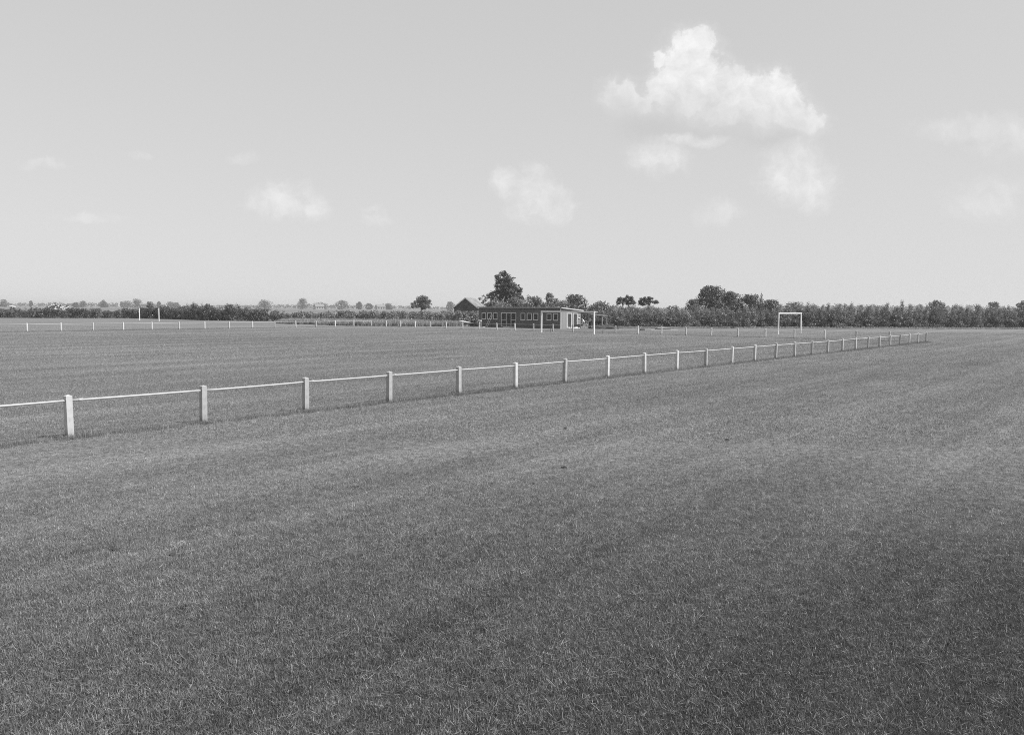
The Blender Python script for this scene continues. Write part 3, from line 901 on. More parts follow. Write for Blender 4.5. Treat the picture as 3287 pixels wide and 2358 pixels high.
# wheelbarrow
wb = thing('wheelbarrow', (9.25, 118.0, 0), math.pi+0.2, 'dark wheelbarrow standing by the end wall of the clubhouse', 'wheelbarrow')
MB().hexa([(-0.25, -0.22, 0.34), (0.40, -0.22, 0.30), (0.40, 0.22, 0.30), (-0.25, 0.22, 0.34), (-0.42, -0.33, 0.66), (0.66, -0.33, 0.62), (0.66, 0.33, 0.62), (-0.42, 0.33, 0.66)]).build('tray', 'dark_metal', wb)
ring = MB().tube([(0.78+0.18*math.cos(a), 0, 0.20+0.18*math.sin(a)) for a in [2*math.pi*k/14 for k in range(15)]], 0.03, 6, False); wl = ring.build('wheel', 'dark_metal', wb)
for k in range(3):
    a = math.pi*k/3
    MB().tube([(0.78-0.17*math.cos(a), 0, 0.20-0.17*math.sin(a)), (0.78+0.17*math.cos(a), 0, 0.20+0.17*math.sin(a))], 0.012, 5).build('spoke', 'dull_pipe', wl)
for s_ in (-1, 1):
    MB().tube([(0.78, s_*0.07, 0.20), (0.2, s_*0.2, 0.30), (-0.95, s_*0.29, 0.62)], 0.02, 6).build('handle', 'dark_board', wb)
    MB().tube([(-0.2, s_*0.2, 0.36), (-0.32, s_*0.24, 0.0)], 0.02, 6).build('leg', 'dark_metal', wb)


# ------------------------------------------------------------------ people
def skin_obj(name, verts, edges, rads, mat, parent, root=0):
    me = bpy.data.meshes.new(name); me.from_pydata([tuple(v) for v in verts], edges, [])
    o = link(name, me, parent)
    me.materials.append(MATS[mat])
    md = o.modifiers.new('skin', 'SKIN'); md.use_smooth_shade = True
    lay = me.skin_vertices[0].data if me.skin_vertices else None
    if lay is None:
        bm = bmesh.new(); bm.from_mesh(me); bm.verts.layers.skin.verify(); bm.to_mesh(me); bm.free()
        lay = me.skin_vertices[0].data
    for k, r_ in enumerate(rads):
        lay[k].radius = (r_, r_) if not isinstance(r_, tuple) else r_
        lay[k].use_root = (k == root)
    ss = o.modifiers.new('sub', 'SUBSURF'); ss.levels = 1; ss.render_levels = 1
    return o


def person(loc, rz, J, label, shirt, trousers, hat='hair'):
    """J: joints in metres, x = facing. hips, waist, chest, neck, head, and per side shoulder/elbow/wrist, hip/knee/ankle/toe"""
    p = thing('person', loc, rz, label, 'person', 'people working round the clubhouse')
    V = {k: Vector(v) for k, v in J.items()}
    order = ['hips', 'waist', 'chest', 'neck', 'head', 'crown']
    rad = {'hips': .13, 'waist': .12, 'chest': .14, 'neck': .055, 'head': .09, 'crown': .07, 'shoulder': .065, 'elbow': .045, 'wrist': .03, 'hip': .09, 'knee': .062, 'ankle': .042, 'toe': .03, 'palm': .034}
    edges_n = [('hips', 'waist'), ('waist', 'chest'), ('chest', 'neck'), ('neck', 'head'), ('head', 'crown')]
    for s in ('l', 'r'):
        V[s+'palm'] = V[s+'wrist']+(V[s+'wrist']-V[s+'elbow']).normalized()*0.07
        edges_n += [('chest', s+'shoulder'), (s+'shoulder', s+'elbow'), (s+'elbow', s+'wrist'), (s+'wrist', s+'palm'), ('hips', s+'hip'), (s+'hip', s+'knee'), (s+'knee', s+'ankle'), (s+'ankle', s+'toe')]

    def sub(name, keep, mat, grow):
        ks = [k for k in V if k in keep]; ix = {k: i for i, k in enumerate(ks)}
        ed = [(ix[a], ix[b]) for a, b in edges_n if a in ix and b in ix]
        rs = [rad[k] if k in rad else rad[k[1:]] for k in ks]
        return skin_obj(name, [V[k] for k in ks], ed, [r_*1.0+grow for r_ in rs], mat, p, 0)
    sub('body', list(V), 'skin', 0.0)
    sub('shirt', ['hips', 'waist', 'chest', 'lshoulder', 'rshoulder', 'lelbow', 'relbow'], shirt, 0.02)
    sub('trousers', ['hips', 'lhip', 'rhip', 'lknee', 'rknee', 'lankle', 'rankle'], trousers, 0.022)
    # fingers
    for s in ('l', 'r'):
        d = (V[s+'wrist']-V[s+'elbow']).normalized(); sd = d.cross(Vector((1, 0, 0.3))).normalized()
        up = sd.cross(d)
        hb = MB()
        for q in range(4):
            b0 = V[s+'palm']+sd*(q-1.5)*0.018; L = (0.07, 0.08, 0.075, 0.058)[q]
            hb.tube([b0, b0+d*L*0.55+up*0.006, b0+d*L*0.9-up*0.025], [0.009, 0.008, 0.006], 5)
        b0 = V[s+'wrist']+d*0.025+sd*0.03
        hb.tube([b0, b0+sd*0.03+d*0.02, b0+sd*0.035+d*0.05], [0.010, 0.009, 0.007], 5)
        hb.build('hand', 'skin', p)
    # hair or cap over the skull, small nose
    hd = V['head']; cr_ = V['crown']; ax = (cr_-hd).normalized(); fw = (Vector((1, 0, 0))-ax*ax.x).normalized(); sdv = ax.cross(fw)
    hm = MB(); n1, n2 = 10, 5
    for j in range(n2+1):
        for k in range(n1):
            a = 2*math.pi*k/n1; q = j/n2*math.pi/2
            hm.v.append(tuple(hd+ax*(0.035+0.115*math.sin(q))+(fw*math.cos(a)*0.115+sdv*math.sin(a)*0.098)*math.cos(q)-fw*0.012))
    for j in range(n2):
        for k in range(n1):
            hm.f.append((j*n1+k, j*n1+(k+1) % n1, (j+1)*n1+(k+1) % n1, (j+1)*n1+k))
    hm.build('hair', hat, p, True)
    MB().tube([hd+fw*0.085+ax*0.03, hd+fw*0.118-ax*0.005], [0.012, 0.018], 5).build('nose', 'skin', p)
    return p


def stand(**kw):
    J = dict(hips=(0, 0, .95), waist=(0, 0, 1.1), chest=(0, 0, 1.33), neck=(0.01, 0, 1.50), head=(0.03, 0, 1.60), crown=(0.03, 0, 1.68),
             lshoulder=(0, .19, 1.42), rshoulder=(0, -.19, 1.42), lelbow=(-.03, .25, 1.14), relbow=(-.03, -.25, 1.14), lwrist=(.08, .24, .92), rwrist=(.08, -.24, .92),
             lhip=(0, .10, .9), rhip=(0, -.10, .9), lknee=(.03, .12, .50), rknee=(.03, -.12, .50), lankle=(0, .13, .08), rankle=(0, -.13, .08), ltoe=(.15, .15, .03), rtoe=(.15, -.15, .03))
    J.update(kw); return J


# man with both hands up at his face, right of the clubhouse
person((15.6, 123.0, 0), math.pi*1.35, stand(lelbow=(.10, .36, 1.36), lwrist=(.10, .30, 1.62), relbow=(.16, -.28, 1.20), rwrist=(.24, -.06, 1.08), rknee=(.08, -.13, .5)),
       'person in dark clothes standing before the saplings with one arm raised to the head', 'cloth_dark', 'cloth_dark')
# man in a white shirt leaning to the barrow
person((10.25, 118.2, 0), math.pi+0.2, stand(hips=(-.06, 0, .92), waist=(.02, 0, 1.06), chest=(.14, 0, 1.25), neck=(.25, 0, 1.38), head=(.32, 0, 1.44), crown=(.36, 0, 1.51), lshoulder=(.15, .19, 1.31), rshoulder=(.15, -.19, 1.31), lelbow=(.22, .27, 1.02), relbow=(.22, -.27, 1.02), lwrist=(.30, .29, .78), rwrist=(.30, -.29, .78), lhip=(-.05, .1, .88), rhip=(-.05, -.1, .88), lknee=(.12, .12, .49), rknee=(-.05, -.12, .48), lankle=(.12, .13, .08), rankle=(-.25, -.13, .1), ltoe=(.27, .14, .03), rtoe=(-.12, -.14, .03)),
       'person in a white shirt bending over the wheelbarrow by the clubhouse doors', 'cloth_white', 'cloth_grey')
person((11.35, 120.6, 0), math.pi*1.2, stand(lelbow=(.05, .25, 1.16), lwrist=(.22, .2, 1.05)), 'person in a grey shirt standing under the lean-to beside the clubhouse', 'cloth_light', 'cloth_dark')
# bent double below the second window
bent = clubp(2.05, -1.1)
person(bent, TH-math.pi/2+math.pi-0.1, stand(hips=(0, 0, .88), waist=(.12, 0, .98), chest=(.34, 0, 1.0), neck=(.50, 0, .96), head=(.58, 0, .92), crown=(.65, 0, .90), lshoulder=(.36, .18, .98), rshoulder=(.36, -.18, .98), lelbow=(.42, .2, .70), relbow=(.42, -.2, .70), lwrist=(.46, .16, .45), rwrist=(.46, -.16, .45), lknee=(.05, .13, .48), rknee=(-.05, -.13, .48), lankle=(-.04, .14, .08), rankle=(-.1, -.14, .08), ltoe=(.12, .15, .03), rtoe=(.06, -.15, .03)),
       'person in pale clothes bending double below the clubhouse window beside the ladder', 'cloth_light', 'cloth_light')
person(clubp(-1.35, 0.9), TH-math.pi/2+math.pi, stand(chest=(.08, 0, 1.30), neck=(.13, 0, 1.45), head=(.17, 0, 1.53), crown=(.19, 0, 1.61), lshoulder=(.06, .18, 1.38), rshoulder=(.06, -.18, 1.38), lelbow=(.16, .23, 1.1), relbow=(.16, -.23, 1.1), lwrist=(.40, .18, 1.0), rwrist=(.40, -.18, 1.0)),
       'person in dark clothes working behind the slanting board left of the clubhouse', 'cloth_dark', 'cloth_dark')

# ------------------------------------------------------------------ vegetation
def copy_tree(o, loc, rz, sc, label=None):
    c = o.copy(); COL.objects.link(c); c.location = loc; c.rotation_euler = (0, 0, rz); c.scale = sc
    if label: c['label'] = label
    for ch in o.children:
        d = ch.copy(); COL.objects.link(d); d.parent = c
    return c


def lobes_in(rng_, h, w_, zb, k, size=(0.20, 0.34), prof=None):
    """k lobes wound round a crown from zb to h, of width w_, with a few inside"""
    out = []; a = rng_.random()*6.28
    for i in range(k):
        t = (i+0.25+0.5*rng_.random())/k
        z = zb+(h-zb)*t
        env = prof(t) if prof else math.sqrt(max(0.04, 1-((t-0.42)/0.60)**2))
        s = w_*rng_.uniform(*size)
        rad = max(0.0, w_/2*env-s*0.55)*math.sqrt(rng_.uniform(0.15, 1))
        a += 2.4+rng_.normal()*0.4
        sz = s*rng_.uniform(0.7, 0.95)
        out.append((rad*math.cos(a), rad*math.sin(a), min(z, h-sz*0.85), s, s, sz))
    return out


def tree(name, loc, h, w_, zb, label, mat='leaf_mid', seed=0, k=14, leaves=3000, size=0.3, trunk=0.14, size_l=(0.17, 0.30), group=None, lobes=None, stems=1, cat='tree', shell=0.5, prof=None):
    r_ = np.random.default_rng(seed)
    t = thing(name, loc, 0, label, cat, group)
    lb = lobes or lobes_in(r_, h, w_, zb, k, size_l, prof)
    me = leaf_cloud('crown', lb, leaves, size, mat, r_, shell)
    link('crown', me, t)
    b = MB()
    for s in range(stems):
        off = (s-(stems-1)/2)*0.9
        top = zb+(h-zb)*0.62
        pts = [(off, 0, -0.1), (off*0.9+r_.normal()*0.05, r_.normal()*0.05, zb*0.6), (off*1.1+r_.normal()*0.1, r_.normal()*0.1, zb*1.05), (off*0.9+r_.normal()*0.15, r_.normal()*0.15, top)]
        b.tube(pts, [trunk*1.25, trunk, trunk*0.85, trunk*0.25], 7)
        for l in lb[s::stems]:
            q = r_.uniform(0.1, 0.7)
            st_ = Vector(pts[2]).lerp(Vector(pts[3]), q); en = Vector(l[:3])
            md_ = st_.lerp(en, 0.5)+Vector((r_.normal()*0.1, r_.normal()*0.1, 0.08*w_))
            b.tube([st_, md_, en], [trunk*0.42, trunk*0.28, trunk*0.10], 5, False)
    b.build('trunk', 'bark', t, True)
    return t


# --- young plantation along the right
def sapling(seed):
    r_ = np.random.default_rng(seed)
    h = 3.35*r_.uniform(0.9, 1.1)
    t = thing('sapling', (0, 0, 0), 0, 'slender young tree in the dense plantation along the right side of the field', 'tree', 'young trees of the plantation on the right')
    lb = []
    for i in range(9):
        q = (i+0.6)/9.4
        wv = 0.70*(1.0-0.60*q**1.8)*r_.uniform(0.75, 1.2)
        lb.append((r_.normal()*0.22*(1-q*0.5), r_.normal()*0.22*(1-q*0.5), 0.35+q*(h-0.55), wv, wv, 0.36))
    link('crown', leaf_cloud('crown', lb, 1500, 0.135, 'sapling_leaf', r_, 0.8, 0.35, 0.6), t)
    b = MB().tube([(0, 0, -0.05), (r_.normal()*0.03, 0, h*0.4), (r_.normal()*0.06, r_.normal()*0.05, h*0.98)], [0.035, 0.025, 0.006], 5)
    for l in lb[1:7]:
        b.tube([(0, 0, max(0.2, l[2]-0.35)), l[:3]], [0.014, 0.005], 4, False)
    b.build('trunk', 'bark', t)
    return t


protos = [sapling(50+i) for i in range(6)]
r2 = random.Random(11)
# front of the plantation runs from beside the clubhouse to beyond the right edge
spots = []
for row in range(3):
    x = 12.5+0.4*row
    while x < 104:
        yf = 126.2+0.19*(x-12)+row*1.7+r2.uniform(-.35, .35)
        spots.append((x+r2.uniform(-.2, .2), yf, row)); x += r2.uniform(0.82, 1.12)
for n, (x, y, row) in enumerate(spots[:300]):
    hh_ = (3.0+min(1.0, max(0, (x-20)/35))*0.70)*r2.uniform(0.76, 1.10)/3.35
    if r2.random() < 0.07: hh_ *= 1.2
    if 50 < x < 62: hh_ *= 1.03
    ws = r2.uniform(0.8, 1.6)
    s = (ws, ws, hh_)
    if n < 6:
        t = protos[n]; t.location = (x, y, 0); t.rotation_euler = (0, 0, r2.uniform(0, 6.28)); t.scale = s
    else:
        copy_tree(protos[n % 6], (x, y, 0), r2.uniform(0, 6.28), s)
# the strip of cut hay and low growth at their feet
hay_v = [blade_patch('hay_tuft', 220, 0.55, 0.30, 0.03, 'weed_blade', rng, lean=1.1) for _ in range(3)]
hp = []
for x in np.arange(14, 104, 0.5):
    for k in range(2):
        hp.append((x+rng.uniform(-.3, .3), 126.2+0.19*(x-12)-1.2+rng.normal()*0.7, 0))
tag(scatter('rough_grass', np.array(hp), hay_v, rng, 0.5, 1.1), 'pale rough grass along the foot of the plantation', 'grass', kind='stuff')


# --- bushes of the left hedge
def bush(seed, name, h, w_, mat, leaves, size, label, group):
    r_ = np.random.default_rng(seed)
    t = thing(name, (0, 0, 0), 0, label, 'bush', group)
    lb = lobes_in(r_, h, w_, 0.12, 9, (0.20, 0.34), prof=lambda q: 1-0.55*q)
    for i in range(4):
        lb.append((r_.normal()*w_*0.22, r_.normal()*w_*0.22, h*r_.uniform(0.75, 1.0), w_*0.10, w_*0.10, h*0.14))
    link('foliage', leaf_cloud('foliage', lb, leaves, size, mat, r_, 0.6, 0.3, 0.6), t)
    b = MB()
    for i in range(5):
        l = lb[i*2]
        b.tube([(r_.normal()*0.1, r_.normal()*0.1, -0.05), (l[0]*0.5, l[1]*0.5, l[2]*0.6), l[:3]], [0.035, 0.025, 0.008], 5, False)
    b.build('stem', 'bark', t)
    return t


LH = 'dark leafy bush in the hedge along the far left edge of the field'
lhp = [bush(80+i, 'hedge_bush', 2.35, 2.6, ('leaf_dark', 'hedge_leaf')[i % 2], 1100, 0.22, LH, 'bushes of the dark left hedge') for i in range(6)]
hs = []
# the hedge bends where it meets the far corner of the other pitch
line = [(-128, 179), (-108, 182), (-88, 190), (-72, 178), (-60, 166), (-50, 164), (-40, 165)]
for row in range(2):
    for (xa, ya), (xb, yb) in zip(line, line[1:]):
        L = math.hypot(xb-xa, yb-ya); n = int(L/1.45)
        for k in range(n):
            f = (k+r2.random()*0.6)/n
            hs.append((xa+(xb-xa)*f, ya+(yb-ya)*f+row*1.9+r2.uniform(-.3, .3)))
for n, (x, y) in enumerate(hs):
    px = x/y
    k = 0.88*r2.uniform(0.74, 1.10)*(1-0.25*max(0, min(1, (x+52)/14)))
    if -0.45 < px < -0.30: k *= 1.22
    if r2.random() < 0.14 and px > -0.47: k *= 1.28
    s = (r2.uniform(0.8, 1.15),)*2+(k,)
    if n < 6:
        t = lhp[n]; t.location = (x, y, 0); t.rotation_euler = (0, 0, r2.uniform(0, 6.28)); t.scale = s
    else:
        j = r2.choice((1, 3, 5)) if r2.random() < 0.3+0.7*max(0, (x+62)/25) else r2.randrange(6)
        copy_tree(lhp[j], (x, y, 0), r2.uniform(0, 6.28), s)

# --- greyer scrub between the hedge and the clubhouse
MS = 'greyish low bush in the scrub between the left hedge and the clubhouse'
msp = [bush(120+i, 'scrub_bush', 2.1, 2.4, 'leaf_light', 760, 0.24, MS, 'bushes of the scrub left of the clubhouse') for i in range(5)]
ms = []
for row, y in enumerate((151, 157, 163)):
    x = -41.0+row*0.6
    while x < -5.5:
        ms.append((x, y+r2.uniform(-1.5, 1.5))); x += r2.uniform(1.3, 2.1)
for n, (x, y) in enumerate(ms):
    k = r2.uniform(0.75, 1.15); s = (r2.uniform(0.8, 1.15),)*2+(k,)
    if n < 5:
        t = msp[n]; t.location = (x, y, 0); t.scale = s
    else:
        copy_tree(msp[n % 5], (x, y, 0), r2.uniform(0, 6.28), s)
weed_v = [blade_patch('weed_tuft', 150, 0.45, 0.75, 0.05, 'weed_blade', rng, lean=0.45) for _ in range(4)]
wp = []
for i in range(1700):
    y = rng.uniform(127.5, 149); x = rng.uniform(-40, -8.5)
    if y < 132 and x > -9.0-0.0: continue
    if y < 127.5+(-x-26)*0.9: continue
    wp.append((x, y, 0))
tag(scatter('tall_weeds', np.array(wp), weed_v, rng, 0.6, 1.15), 'tall pale weeds in front of the scrub left of the clubhouse', 'weeds', kind='stuff')

for k in range(9):
    copy_tree(msp[k % 5], (-14.0+k*1.0, 139+r2.uniform(-1, 4), 0), r2.uniform(0, 6.28), (0.9, 0.9, r2.uniform(0.85, 1.2)))

# --- bushes behind and beside the clubhouse
for n, (x, y, h, w_, lab) in enumerate([
        (-3.0, 143, 4.3, 4.2, 'rounded bush just left of the oak trunk behind the clubhouse roof'),
        (0.4, 146, 4.7, 5.0, 'bush under the oak showing above the clubhouse roof'),
        (3.9, 148, 5.0, 4.8, 'bush right of the oak showing above the clubhouse roof'),
        (7.2, 147, 4.7, 4.6, 'bush above the middle right of the clubhouse roof'),
        (10.9, 141, 5.3, 5.6, 'broad dark bush rising over the right end of the clubhouse'),
        (14.8, 138, 4.1, 5.0, 'loose bush standing right of the clubhouse behind the lean-to')]):
    tree('bush', (x, y, 0), h, w_, 0.3, lab, 'leaf_mid' if n != 4 else 'leaf_dark', 200+n, 26, 4200, 0.26, 0.07, (0.13, 0.24), 'bushes behind the clubhouse', cat='bush', stems=1)
for n, x in enumerate((-1.6, 2.3, 5.7, 8.6)):
    tree('bush', (x, 139, 0), 3.9+0.25*(n % 2), 4.6, 0.3, 'low bush filling the gaps just above the clubhouse roof', 'leaf_mid', 220+n, 20, 2600, 0.25, 0.06, (0.13, 0.24), 'low bushes just above the clubhouse roof', cat='bush')
for n, x in enumerate((17.5, 20.5, 24, 28, 32.5)):
    tree('bush', (x, 141+n*0.8, 0), 3.5, 4.2, 0.3, 'low bush standing behind the saplings right of the clubhouse', 'leaf_light', 230+n, 14, 1500, 0.28, 0.05, (0.16, 0.28), 'low bushes behind the saplings', cat='bush')

# --- single trees
oak_lobes = []
ro = np.random.default_rng(31)
OAK = [(-0.5, 9.7, 0.85), (0.4, 9.3, 0.8), (-1.5, 9.2, 0.7), (-1.2, 8.3, 0.95), (0.1, 8.4, 1.0), (1.0, 8.6, 0.7), (1.4, 7.6, 0.9), (-1.6, 7.3, 0.8), (-0.3, 7.2, 1.0), (2.1, 6.9, 0.85), (0.8, 6.6, 1.0), (-1.3, 6.3, 0.85), (2.7, 6.2, 0.7),
       (-2.2, 5.7, 0.9), (-3.0, 5.5, 0.7), (-0.5, 5.6, 0.9), (1.6, 5.5, 1.0), (2.7, 5.2, 0.9), (3.3, 5.0, 0.6), (-2.4, 4.8, 0.7), (-1.2, 4.7, 0.7), (0.5, 4.8, 0.8), (1.7, 4.3, 0.8), (3.0, 4.3, 0.6), (-3.3, 5.0, 0.5), (0.2, 4.0, 0.8), (-1.9, 4.2, 0.7), (-0.8, 4.0, 0.8), (2.3, 3.7, 0.8), (1.2, 3.5, 0.8), (-0.2, 6.4, 0.9), (0.6, 7.6, 0.8)]
for x, z, r_ in OAK:
    oak_lobes.append((x, ro.normal()*0.9, z, r_*0.95, r_, r_*0.8))
    for _k in range(4):
        oak_lobes.append((x+ro.normal()*0.55, ro.normal()*1.3, z+ro.normal()*0.42, r_*ro.uniform(.28, .5), r_*0.42, r_*ro.uniform(.2, .36)))
tree('oak_tree', (-1.5, 165, 0), 10.6, 7.7, 3.2, 'tall oak rising behind the clubhouse, the highest tree in view', 'leaf_dark', 31, leaves=14500, size=0.23, trunk=0.30, lobes=oak_lobes, shell=0.95)
r41 = np.random.default_rng(41); lo = []
for (x, z, q) in [(-0.4, 5.1, .7), (0.5, 5.3, .75), (1.3, 5.2, .65), (1.9, 4.6, .6), (1.7, 3.9, .7), (0.9, 4.3, .9), (0.0, 4.4, .85), (-0.7, 4.4, .7), (0.3, 3.6, .8), (1.2, 3.2, .7), (1.9, 3.2, .5), (-0.6, 3.4, .7), (-1.5, 4.2, .5), (-2.0, 3.8, .5), (-1.4, 3.3, .6), (-2.1, 3.0, .4), (0.4, 2.8, .6)]:
    lo.append((x, r41.normal()*0.9, z, q, q, q*0.8)); lo.append((x+r41.normal()*0.5, r41.normal()*0.9, z+r41.normal()*0.35, q*0.45, q*0.45, q*0.4))
tree('orchard_tree', (-22.2, 200, 0), 6.0, 5.4, 2.4, 'round crowned tree standing alone left of the barn', 'leaf_mid', 41, leaves=3900, size=0.27, trunk=0.16, lobes=lo, shell=0.8)
tree('small_tree', (-5.6, 160, 0), 5.4, 2.0, 3.4, 'thin sparse tree top between the barn roof and the oak', 'leaf_dark', 42, 7, 240, 0.24, 0.07, (0.12, 0.2))
tree('small_tree', (7.7, 170, 0), 6.1, 2.4, 3.4, 'small tree top showing above the bushes over the clubhouse roof', 'leaf_mid', 43, 9, 1300, 0.26, 0.10, (0.2, 0.3))


def apple(loc, h, w_, seed, stems, label):
    r_ = np.random.default_rng(seed); lb = []
    for i in range(34):
        a = r_.uniform(-0.95, 0.95); x = a*w_*0.42
        z = h-0.6-1.0*a*a-r_.uniform(0, 1.75)*(1-0.35*abs(a))
        s = r_.uniform(0.24, 0.52); z += 0.35
        lb.append((x, r_.normal()*0.9, z, s, s, s*0.7))
    return tree('orchard_tree', loc, h, w_, 3.3, label, 'leaf_dark', seed, leaves=3000, size=0.23, trunk=0.13, lobes=lb, stems=stems, shell=0.95)


apple((22.6, 165, 0), 5.9, 4.7, 51, 2, 'left of two spreading orchard trees with a forked trunk above the saplings')
apple((27.6, 168, 0), 5.75, 4.6, 52, 1, 'right of two spreading orchard trees above the saplings')
tree('dense_tree', (40.6, 170, 0), 7.7, 7.6, 0.6, 'tallest dark dense tree behind the plantation', 'leaf_dark', 61, 34, 9000, 0.28, 0.2, (0.12, 0.22))
tree('dense_tree', (36.9, 168, 0), 5.0, 4.2, 0.5, 'lower dark bush at the left foot of the tallest dense tree', 'leaf_dark', 62, 16, 3000, 0.26, 0.1, (0.14, 0.24), cat='bush')
tree('dense_tree', (45.2, 172, 0), 6.6, 6.4, 0.6, 'dark rounded tree in the middle of the dense clump behind the plantation', 'leaf_dark', 63, 26, 6000, 0.28, 0.15, (0.13, 0.23))
tree('dense_tree', (49.0, 170, 0), 6.0, 5.8, 0.5, 'dark tree next to the conifer in the dense clump behind the plantation', 'leaf_dark', 67, 22, 4600, 0.28, 0.13, (0.13, 0.23))
tree('dense_tree', (52.6, 168, 0), 5.0, 5.6, 0.5, 'low dark tree at the right of the dense clump behind the plantation', 'leaf_dark', 64, 20, 4000, 0.27, 0.12, (0.13, 0.23))
tree('small_tree', (56.6, 166, 0), 4.5, 5.4, 0.4, 'greyer low tree at the right end of the dense clump', 'leaf_mid', 65, 18, 3000, 0.26, 0.1, (0.13, 0.23))
# conifer
ct = thing('conifer', (52.4, 174, 0), 0, 'slim pointed conifer at the right of the dense clump', 'tree')
rc = np.random.default_rng(66); lb = []
for i in range(30):
    q = i/29; z = 1.2+q*5.3; rad = 1.35*(1-q)+0.12; a = i*2.4
    lb.append((rad*0.6*math.cos(a), rad*0.6*math.sin(a), z, rad*0.5, rad*0.5, 0.22))
link('crown', leaf_cloud('crown', lb, 1300, 0.22, 'leaf_dark', rc, 0.7), ct)
MB().tube([(0, 0, 0), (0, 0, 6.7)], [0.12, 0.02], 6).build('trunk', 'bark', ct)
tree('far_tree', (134.5, 262, 0), 6.3, 5.4, 1.0, 'dark tree standing above the right part of the plantation', 'leaf_dark', 71, 12, 1800, 0.42, 0.15)
tree('far_tree', (175.0, 300, 0), 6.5, 5.0, 1.0, 'rounded far tree near the right edge above the plantation', 'leaf_far', 72, 10, 1500, 0.45, 0.15)
tree('far_tree', (185.5, 300, 0), 6.9, 4.6, 1.0, 'far tree at the very right edge of the skyline', 'leaf_far', 73, 10, 1400, 0.45, 0.15)
tree('bush', (106.5, 172, 0), 4.3, 3.4, 0.4, 'dark bush at the right edge behind the plantation', 'leaf_dark', 74, 9, 1500, 0.3, 0.08, cat='bush')
# far trees on the left skyline, one by one
FS = 1100/560
FAR = [(-345.7, 6.5, 6.5), (-338.4, 5.7, 2.6), (-312.5, 6.1, 5.6), (-307.5, 7.1, 5.0), (-303.8, 5.9, 2.6), (-296.3, 4.9, 4.8), (-287.3, 5.5, 6.2), (-280.4, 6.4, 8.8), (-271.9, 6.0, 5.2), (-265.8, 6.2, 6.4), (-254.9, 7.3, 8.2), (-248.6, 6.1, 2.8), (-244.5, 5.5, 4.8)]
for n, (x, h, w_) in enumerate(FAR):
    x, h, w_ = x*FS, 2.85+(h-2.85)*FS, w_*FS
    tree('far_tree', (x, 1100+(n % 5)*40, 0), h, w_, 0.5, 'small rounded tree on the far left skyline behind the hedge', 'leaf_far', 300+n, 13, 900, 1.2, 0.35, (0.13, 0.32), 'trees on the far left skyline')
for n, (x, h, w_, lab) in enumerate([
        (-168.1, 7.4, 9.6, 'broad far tree on the skyline right of the dark hedge end'),
        (-142.5, 8.7, 6.4, 'upright far tree with a knobbly crown, tallest on the left skyline'),
        (-130.8, 5.9, 9.8, 'low wide far tree beside a pale farmhouse'),
        (-115.8, 7.6, 8.6, 'large dome shaped dark far tree on the skyline left of the orchard tree'),
        (-104.0, 6.7, 4.0, 'hazy narrow far tree right of the dome shaped tree'),
        (-97.4, 5.5, 5.2, 'small hazy far tree midway to the orchard tree'),
        (-84.0, 5.8, 5.0, 'hazy far tree just left of the orchard tree'),
        (-42.0, 7.2, 5.0, 'hazy pointed far tree just left of the barn')]):
    x, h, w_ = x*FS, 2.85+(h-2.85)*FS, w_*FS*1.15
    tree('far_tree', (x, 1100, 0), h, w_, 0.4, lab, 'leaf_far', 330+n, 15, 1300, 1.1, 0.4, (0.11, 0.30))


# hazy woods closing the horizon, too far to count
def wood(name, x0, x1, y, hfun, n, size, seed, label):
    r_ = np.random.default_rng(seed); lb = []
    x = x0
    while x < x1:
        w_ = r_.uniform(3.5, 8.0); h = hfun(x)*r_.uniform(0.72, 1.12)
        lb.append((x, y+r_.uniform(-14, 14), h*0.55, w_*0.75, w_*0.75, h*0.45)); x += w_*0.75
    o = link(name, leaf_cloud(name, lb, n, size, 'leaf_far', r_, 0.35, 0.3, 0.9))
    return tag(o, label, 'wood', kind='stuff')


wood('far_wood', -1150, -40, 1650, lambda x: 7.2+1.6*math.sin(x*0.013), 9000, 2.2, 400, 'hazy line of far trees along the left horizon')
wood('far_wood', -90, 560, 1500, lambda x: 7.4+1.6*math.sin(x*0.021), 7000, 2.2, 401, 'hazy line of far trees behind the orchard trees')
wood('far_wood', 430, 760, 1250, lambda x: 13.2+0.6*math.sin(x*0.03)-(2.6 if x < 480 else 0), 6500, 2.2, 402, 'hazy taller wood on the right horizon above the plantation')
wood('far_wood', 760, 1200, 1250, lambda x: 7.5, 4000, 2.4, 403, 'hazy low wood at the far right horizon')

# ------------------------------------------------------------------ far left oddments
rh = thing('rubble_heap', (-128, 232, 0), 0, 'pale speckled heap of rubble behind the far left hedge', 'heap')
mo = mound('mound', (0, 0, 0), 5.6, 2.2, 2.9, 'soil', None, None, 9)
mo.parent = rh
cm = MB().box(-0.5, 0.5, -0.4, 0.4, -0.25, 0.25).mesh('chunk', 'rubble_pale')
for k in range(70):
    a = r2.uniform(0, 6.28); q = math.sqrt(r2.random())
    o = link('chunk', cm, rh); x, y = 5.3*q*math.cos(a), -abs(2.1*q*math.sin(a))
    o.location = (x, y, 2.9*math.sin((1-q)*math.pi/2)**0.8+0.12); o.rotation_euler = (r2.uniform(-.5, .5), r2.uniform(-.5, .5), r2.uniform(0, 3))
    s_ = r2.uniform(0.35, 0.95); o.scale = (s_, s_*r2.uniform(.5, 1), s_*r2.uniform(.6, 1.1))
fs = thing('field_shelter', (-126, 208, 0), 0.1, 'tiny shelter with a white slanting roof behind the hedge at far left', 'shelter')
MB().hexa([(-0.55, -0.5, 2.55), (0.6, -0.5, 2.35), (0.6, 0.5, 2.35), (-0.55, 0.5, 2.55), (-0.55, -0.5, 2.68), (0.6, -0.5, 2.48), (0.6, 0.5, 2.48), (-0.55, 0.5, 2.68)]).build('roof', 'white_paint', fs)
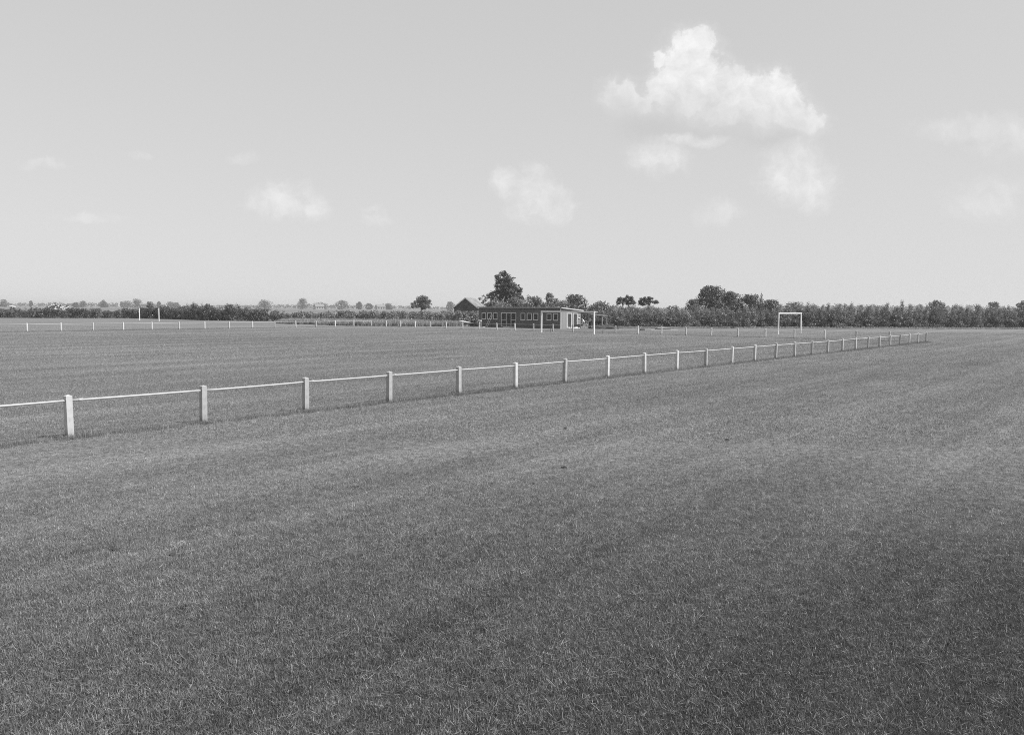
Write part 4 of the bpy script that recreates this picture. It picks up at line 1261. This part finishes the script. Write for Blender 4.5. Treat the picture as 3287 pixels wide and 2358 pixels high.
for xx in (-0.4, 0.4):
    for yy in (-0.35, 0.35):
        MB().box(xx-0.06, xx+0.06, yy-0.06, yy+0.06, 0, 2.52-0.17*(xx+0.4)/0.8-0.05).build('post', 'dark_board', fs)
for n, (x, y, lab) in enumerate([(-246, 1050, 'tiny pale farmhouse on the left skyline'), (-168, 1050, 'tiny pale farmhouse far off left of the orchard tree')]):
    h_ = thing('farmhouse', (x, y, 0), 0.5, lab, 'building'); h_.scale = (1.5, 1.5, 1.35)
    MB().box(-3.6, 3.6, -2.6, 2.6, 0, 2.7).build('wall', 'house_wall', h_)
    mb = MB(); mb.v = [(-3.9, -2.9, 2.71), (3.9, -2.9, 2.71), (3.9, 2.9, 2.71), (-3.9, 2.9, 2.71), (-3.9, 0, 5.2), (3.9, 0, 5.2)]
    mb.f = [(0, 1, 5, 4), (2, 3, 4, 5), (0, 4, 3), (1, 2, 5), (0, 3, 2, 1)]
    rf = mb.build('roof', 'house_roof', h_)
    MB().box(2.2, 2.8, -0.3, 0.3, 4.4, 5.9).build('chimney', 'barn_gable', rf)
    for xx in (-2.2, 0, 2.2):
        MB().box(xx-0.5, xx+0.5, -2.63, -2.603, 0.9, 2.1).build('window', 'window_glass', h_)

# dark clods on the foreground grass
for n, (x, y, s_, lab) in enumerate([(-4.62, 9.41, 0.04, 'left of two dark clods on the near grass at lower left'), (-3.87, 9.25, 0.032, 'right of two dark clods on the near grass at lower left'),
                                     (1.28, 19.47, 0.045, 'dark clod on the grass below the middle of the near railing'), (4.73, 17.9, 0.042, 'dark clod on the grass right of the picture centre'), (0.95, 14.62, 0.036, 'dark clod on the grass near the picture centre')]):
    o = mound('clod', (x, y, 0.02), s_*1.5, s_, s_*0.5, 'soil', lab, 'clod', 500+n, n*0.8)

# ------------------------------------------------------------------ haze
hz = MB().box(-4100, 4100, -3100, 4100, -1.0, 16.0)
ho = link('haze', hz.mesh('haze', None))
tag(ho, 'thin summer haze over the fields', 'haze', kind='stuff')
hm_ = bpy.data.materials.new('haze'); hm_.use_nodes = True
w = NT(hm_.node_tree); w.n.clear()
out = w.new('ShaderNodeOutputMaterial'); pv = w.new('ShaderNodeVolumePrincipled')
pv.inputs['Color'].default_value = grey(0.9); pv.inputs['Density'].default_value = 0.0003; pv.inputs['Anisotropy'].default_value = 0.2
w.l.new(pv.outputs[0], out.inputs['Volume'])
ho.data.materials.append(hm_)
